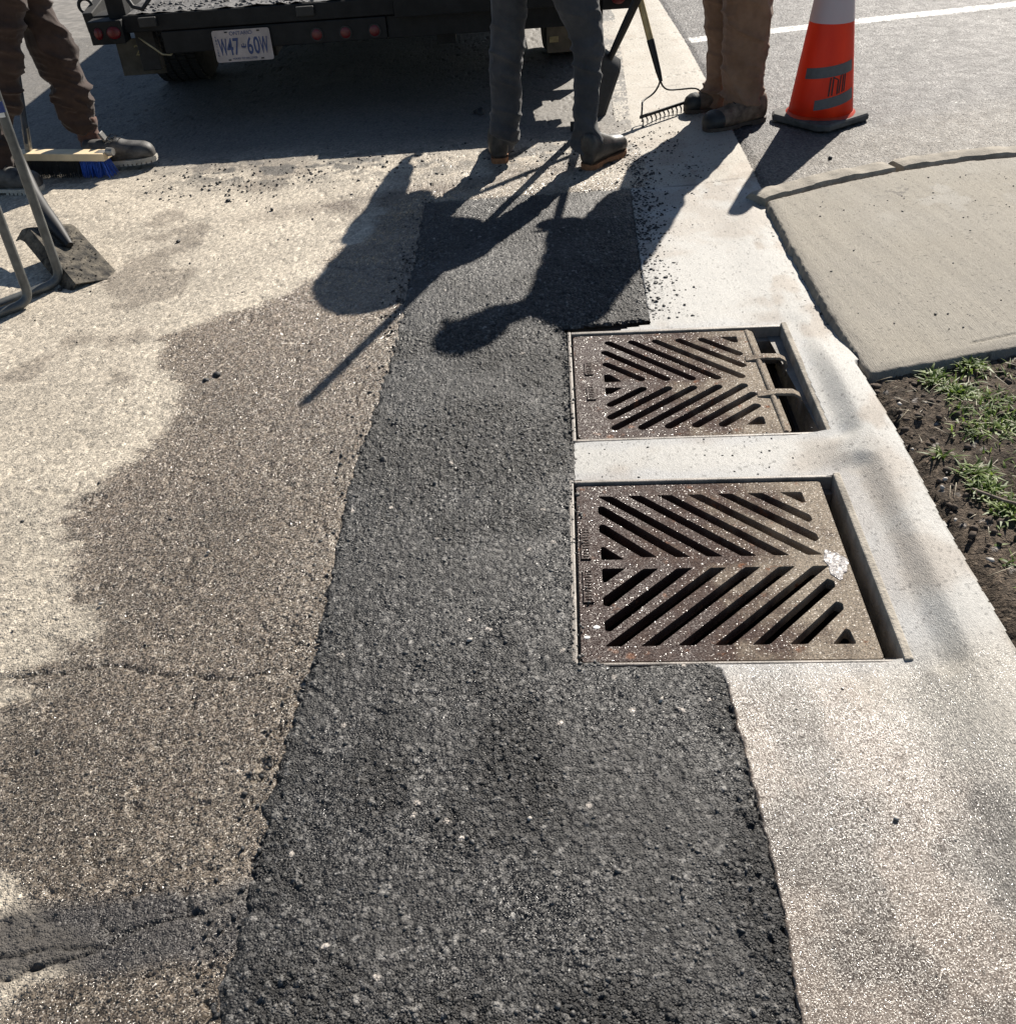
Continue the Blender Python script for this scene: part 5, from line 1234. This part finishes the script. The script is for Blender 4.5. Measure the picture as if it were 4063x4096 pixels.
# lettering becomes plain mesh
dg = bpy.context.evaluated_depsgraph_get(); dg.update()
for t in [o for o in COL.objects if o.type == 'FONT']:
    me = bpy.data.meshes.new_from_object(t.evaluated_get(dg)); o = bpy.data.objects.new('lettering', me); COL.objects.link(o)
    o.parent = t.parent; o.location = t.location; o.rotation_euler = t.rotation_euler; o.scale = t.scale
    if not me.materials: me.materials.append(t.data.materials[0])
    bpy.data.objects.remove(t)

# ------------------------------------------------------------------ loose material
def rocks(name, pts, mat, label=None, cat=None, kind='stuff', parent=None, flat=.75):
    """pts: (x, y, z, r); one mesh of faceted lumps"""
    t = (1 + 5 ** .5) / 2
    base = np.array([(-1, t, 0), (1, t, 0), (-1, -t, 0), (1, -t, 0), (0, -1, t), (0, 1, t), (0, -1, -t), (0, 1, -t), (t, 0, -1), (t, 0, 1), (-t, 0, -1), (-t, 0, 1)], float); base /= np.linalg.norm(base[0])
    F_ = np.array([(0, 11, 5), (0, 5, 1), (0, 1, 7), (0, 7, 10), (0, 10, 11), (1, 5, 9), (5, 11, 4), (11, 10, 2), (10, 7, 6), (7, 1, 8), (3, 9, 4), (3, 4, 2), (3, 2, 6), (3, 6, 8), (3, 8, 9), (4, 9, 5), (2, 4, 11), (6, 2, 10), (8, 6, 7), (9, 8, 1)])
    pts = np.array(pts); n = len(pts)
    V = base[None] * (1 + RNG.uniform(-.35, .35, (n, 12, 1))) * np.stack([RNG.uniform(.8, 1.35, n), RNG.uniform(.7, 1.1, n), RNG.uniform(.5, .9, n) * flat / .75], -1)[:, None]
    a = RNG.uniform(0, 2 * PI, n); ca, sa = np.cos(a)[:, None], np.sin(a)[:, None]
    X = V[..., 0] * ca - V[..., 1] * sa; Y = V[..., 0] * sa + V[..., 1] * ca; V = np.stack([X, Y, V[..., 2]], -1) * pts[:, None, 3:4] + pts[:, None, :3]
    F2 = (F_[None] + (np.arange(n) * 12)[:, None, None]).reshape(-1, 3)
    me = bpy.data.meshes.new(name); me.vertices.add(n * 12); me.vertices.foreach_set('co', V.reshape(-1).astype(np.float32))
    me.loops.add(len(F2) * 3); me.polygons.add(len(F2)); me.loops.foreach_set('vertex_index', F2.astype(np.int32).ravel()); me.polygons.foreach_set('loop_start', np.arange(0, len(F2) * 3, 3, dtype=np.int32)); me.update(calc_edges=True)
    if parent: o = link(name, me, mat, parent)
    else: o = link(name, me, mat)
    tag(o, label, cat, None, kind); return o
def scatter(n, fn, dens):
    out = []
    while len(out) < n:
        p = fn()
        if RNG.random() < dens(*p): out.append(p)
    return out
def clump(x, y, s, sc=4.0): return float(sstep(.42, .62, fbm(np.array([x * sc]), np.array([y * sc]), s, 3))[0])
P = []
def rr_(a=.0015, b=.006, k=3): return a + (b - a) * RNG.random() ** k
def addz(x, y, r, z=0.0): P.append((x, y, z + r * .3, r))
for _ in range(2000):   # spill band behind the truck
    x, y = RNG.uniform(-1.7, .7), RNG.normal(4.62, .17)
    if RNG.random() < .15 + .85 * clump(x, y, 1001, 5): addz(x, y, rr_(.0015, .008, 4))
for _ in range(1900):   # gutter by the right worker
    x, y = RNG.uniform(.60, 1.15), RNG.normal(4.45, .38)
    if 3.2 < y < 6 and RNG.random() < .1 + .9 * clump(x, y, 1002, 6): addz(x, y, rr_(.0012, .006, 4))
for _ in range(1300):   # along the edge of the new asphalt on the gutter
    y = RNG.uniform(2.9, 4.6); x = float(interp(y, PATCH_R)) + abs(RNG.normal(0, .06)); addz(x, y, rr_(.0015, .007, 3))
for _ in range(700):
    y = RNG.uniform(2.45, 4.0); x = float(interp(y, BACK)) - abs(RNG.normal(0, .02)); addz(x, y, rr_(.002, .008, 2.5), .006)
for _ in range(900):    # left edge of the strip
    y = RNG.uniform(.6, 4.2); x = float(interp(y, PATCH_L)) - RNG.normal(0, .03); addz(x, y, rr_(.0015, .006, 3))
for _ in range(300):
    x, y = RNG.uniform(-2.0, -.5), RNG.uniform(.9, 4.6); addz(x, y, rr_(.001, .006, 4))
for _ in range(160): x, y = RNG.uniform(.45, .95), RNG.uniform(.7, 1.35); addz(x, y, rr_(.001, .0035, 3))
for _ in range(220): x, y = RNG.uniform(1.1, 2.2), RNG.uniform(2.6, 4.0); addz(x, y, rr_(.001, .0045, 3), SLABZ)
for _ in range(150): x, y = RNG.uniform(.22, .98), RNG.uniform(2.02, 2.25); addz(x, y, rr_(.001, .004, 3))
for _ in range(160):
    a = RNG.uniform(-.31, .31); x, y = rot2(G1C, G1A, -.31 + RNG.normal(0, .008), a); addz(x, y, rr_(.0015, .005, 2), .003)
    x, y = rot2(G2C, G2A, -.325 + RNG.normal(0, .006), a); addz(x, y, rr_(.0015, .004, 2), .003)
for x, y, r in ((-1.13, 4.35, .013), (-.9, 2.72, .010), (-.87, 2.75, .013), (1.52, 4.35, .014), (-1.6, 3.5, .01), (-1.25, 3.9, .012), (.0, 5.45, .03), (-.02, 5.47, .022), (1.28, 4.05, .006), (.55, 4.92, .014)): addz(x, y, r)
P2 = []
while len(P2) < 4200:
    x, y = RNG.uniform(-.5, .6), RNG.uniform(.6, 3.2)
    if x < float(interp(y, PATCH_L)) + .01 or x > float(interp(y, PATCH_R)) - .01: continue
    if RNG.random() > .18 + .82 * clump(x, y, 1201, 4.5): continue
    z = float(patch_h(np.array([x]), np.array([y]))[0]); r_ = rr_(.002, .0062, 2); P2.append((x, y, z - r_ * .30, r_))
rocks('aggregate_stones', P2, simple('bitumen_coated_stone', (.045, .043, .041), .55, 0, 110, .4, .5, 400, .001, .5, (.12, .115, .107)), 'angular bitumen-coated stones showing in the fresh asphalt strip')
rocks('asphalt_crumbs', P, M_asph, 'loose black asphalt crumbs scattered over road and gutter')
P = []
for _ in range(5200):   # heap of fresh mix on the tailgate and bed
    x, y = RNG.uniform(XL + .06, .5), RNG.uniform(5.62, 7.3); h = .558 + .10 * max(0, (y - 5.75)) * (1 + .6 * math.sin(x * 5)) ; addz(x, y, rr_(.004, .014, 2), h)
M_mix = simple('fresh_mix', (.075, .072, .070), .7, 0, 50, .5, .6, 260, .003, .6, (.16, .155, .15))
hp = MB(); nx_, ny_ = 60, 30; vs = []; fs = []
for j in range(ny_ + 1):
    for i in range(nx_ + 1):
        x = XL + .03 + (XR - XL - .06) * i / nx_; y = 5.61 + 2.4 * j / ny_
        z = .556 + .012 * random.random() + .12 * max(0, (y - 5.75)) * (1 + .6 * math.sin(x * 5)) * (1 if y < 7 else .9); vs.append((x, y, z + (.008 if y > 6.3 else 0)))
for j in range(ny_):
    for i in range(nx_): a = j * (nx_ + 1) + i; fs.append((a, a + 1, a + nx_ + 2, a + nx_ + 1))
hp.add(vs, fs); hp_o = hp.obj('asphalt_load', M_mix); tag(hp_o, 'heap of loose grey-black asphalt mix lying on the truck tailgate', 'asphalt', None, 'stuff')
rocks('asphalt_mix_lumps', P, M_mix, 'coarse lumps of asphalt mix on top of the load')
P = []
for _ in range(1500):
    x, y = RNG.uniform(1.02, 2.3), RNG.uniform(1.1, 2.6)
    if y < 2.44 + .2 * (x - 1.04): addz(x, y, rr_(.003, .013, 3), .016)
rocks('soil_clods', P, simple('soil_clod', (.075, .055, .04), .95, 0, 60, .4, .6), 'crumbly brown soil clods on the verge')
P = []
for _ in range(60):
    x, y = RNG.uniform(1.02, 2.0), RNG.uniform(1.2, 2.5)
    if y < 2.44 + .2 * (x - 1.04): addz(x, y, rr_(.002, .008, 2), .022)
for x, y, r in ((1.042, 1.89, .007), (1.042, 1.619, .008), (1.024, 1.766, .006), (1.063, 1.923, .006)): addz(x, y, r, .02)
for x, y in ((.0, 1.05), (-.1, 1.5), (.27, 1.3), (-.72, 1.86), (-.93, 1.7), (.62, 1.0)): addz(x, y, .0055, .004)
rocks('pale_pebbles', P, simple('pale_pebble', (.42, .39, .35), .7, 0, 40, .25, .3), 'small pale pebbles lying on the soil verge')

# grass and weeds
def blades(name, spots, mat, label, cat=None, kind='stuff'):
    vs = []; fs = []
    for (x, y, z, h, a, w_, lean) in spots:
        n = 4; b = len(vs); dx, dy = math.cos(a), math.sin(a); px, py = -dy, dx
        for i in range(n + 1):
            t = i / n; ww = w_ * (math.sin(PI * min(1, .25 + t * .75)) if t < 1 else 0.02) ; l = lean * t * t
            vs.append((x + dx * l - px * ww, y + dy * l - py * ww, z + h * t * (1 - .25 * t * lean / (h + .001)))); vs.append((x + dx * l + px * ww, y + dy * l + py * ww, z + h * t * (1 - .25 * t * lean / (h + .001)) + ww * .3))
        for i in range(n): fs.append((b + 2 * i, b + 2 * i + 1, b + 2 * i + 3, b + 2 * i + 2))
    me = bpy.data.meshes.new(name); me.from_pydata(vs, [], fs); me.update()
    o = link(name, me, mat, None, (spots[0][0], spots[0][1], 0), True); tag(o, label, cat, None, kind); return o
def leafmat(name, c1, c2):
    m, n, b, N, L = newmat(name); tc = N.new('ShaderNodeTexCoord'); no = N.new('ShaderNodeTexNoise'); no.inputs['Scale'].default_value = 25; L.new(tc.outputs['Object'], no.inputs['Vector'])
    cr = N.new('ShaderNodeValToRGB'); cr.color_ramp.elements[0].position = .35; cr.color_ramp.elements[1].position = .65; cr.color_ramp.elements[0].color = (*c1, 1); cr.color_ramp.elements[1].color = (*c2, 1)
    L.new(no.outputs[0], cr.inputs[0]); L.new(cr.outputs[0], b.inputs['Base Color']); b.inputs['Roughness'].default_value = .5
    tr = N.new('ShaderNodeBsdfTranslucent'); L.new(cr.outputs[0], tr.inputs['Color']); mx = N.new('ShaderNodeMixShader'); mx.inputs[0].default_value = .4
    L.new(b.outputs[0], mx.inputs[1]); L.new(tr.outputs[0], mx.inputs[2]); L.new(mx.outputs[0], N['Material Output'].inputs['Surface']); return m
M_leaf = leafmat('grass_leaf', (.075, .125, .018), (.22, .30, .06)); M_straw = leafmat('dry_straw', (.22, .18, .09), (.34, .28, .16))
S = []
def gd(x, y):
    d = float(sstep(1.06, 1.20, np.array([x - .22 * (y - 1.8)]))[0]); return d * (.10 + .90 * clump(x, y, 1101, 5.5))
n_ = 0
while n_ < 7000:
    x, y = RNG.uniform(1.05, 1.9), RNG.uniform(1.3, 2.45)
    if y < 2.40 + .2 * (x - 1.04) and RNG.random() < gd(x, y):
        z = .012 + (.012 if x > 1.5 else 0)
        S.append((x, y, z, RNG.uniform(.008, .035), RNG.uniform(0, 2 * PI), RNG.uniform(.0014, .0042), RNG.uniform(.012, .045))); n_ += 1
blades('grass', S, M_leaf, 'bright green grass growing out of the bare soil')
S = []
for _ in range(500):
    x, y = RNG.uniform(1.06, 2.3), RNG.uniform(1.2, 2.5)
    if y < 2.42 + .2 * (x - 1.04): S.append((x, y, .03, RNG.uniform(.002, .012), RNG.uniform(0, 2 * PI), .0010, RNG.uniform(.02, .07)))
blades('straw', S, M_straw, 'dry straw bits littering the soil')
weeds = [(1.346, 2.455, 'spiky green weed tuft against the pavement edge'), (1.216, 2.39, 'small ragged weed tuft nearest the pavement corner'), (1.252, 2.31, 'low weed clump standing alone in the bare soil below the pavement edge'),
         (1.095, 2.026, 'single sprig of weed nearest the gutter'), (1.142, 1.935, 'broad leafy weed at the edge of the grass'), (1.147, 1.871, 'bright leafy weed just above the clover-like clump'), (1.162, 1.789, 'clover-like weed clump deep in the grass')]
for i, (x, y, lb_) in enumerate(weeds):
    S = []
    for k in range(70 if i != 3 else 16):
        a = RNG.uniform(0, 2 * PI); rr = RNG.uniform(0, .045)
        S.append((x + rr * math.cos(a), y + rr * math.sin(a), .018, RNG.uniform(.008, .034), a + RNG.normal(0, 1.4), RNG.uniform(.0022, .0050), RNG.uniform(.015, .045)))
    blades('weed', S, M_leaf, lb_, 'weed', 'thing')['group'] = 'weeds sprouting in the soil verge'
# twig on the verge
tw = MB(); tw.tube([(1.10, 1.86, .035), (1.15, 1.80, .04), (1.20, 1.77, .038), (1.235, 1.74, .045)], [.0035, .004, .003, .002], 7); tag(tw.obj('twig', M_wood_g, None, (1.16, 1.8, 0)), 'short brown twig lying on the soil by the gutter', 'twig')
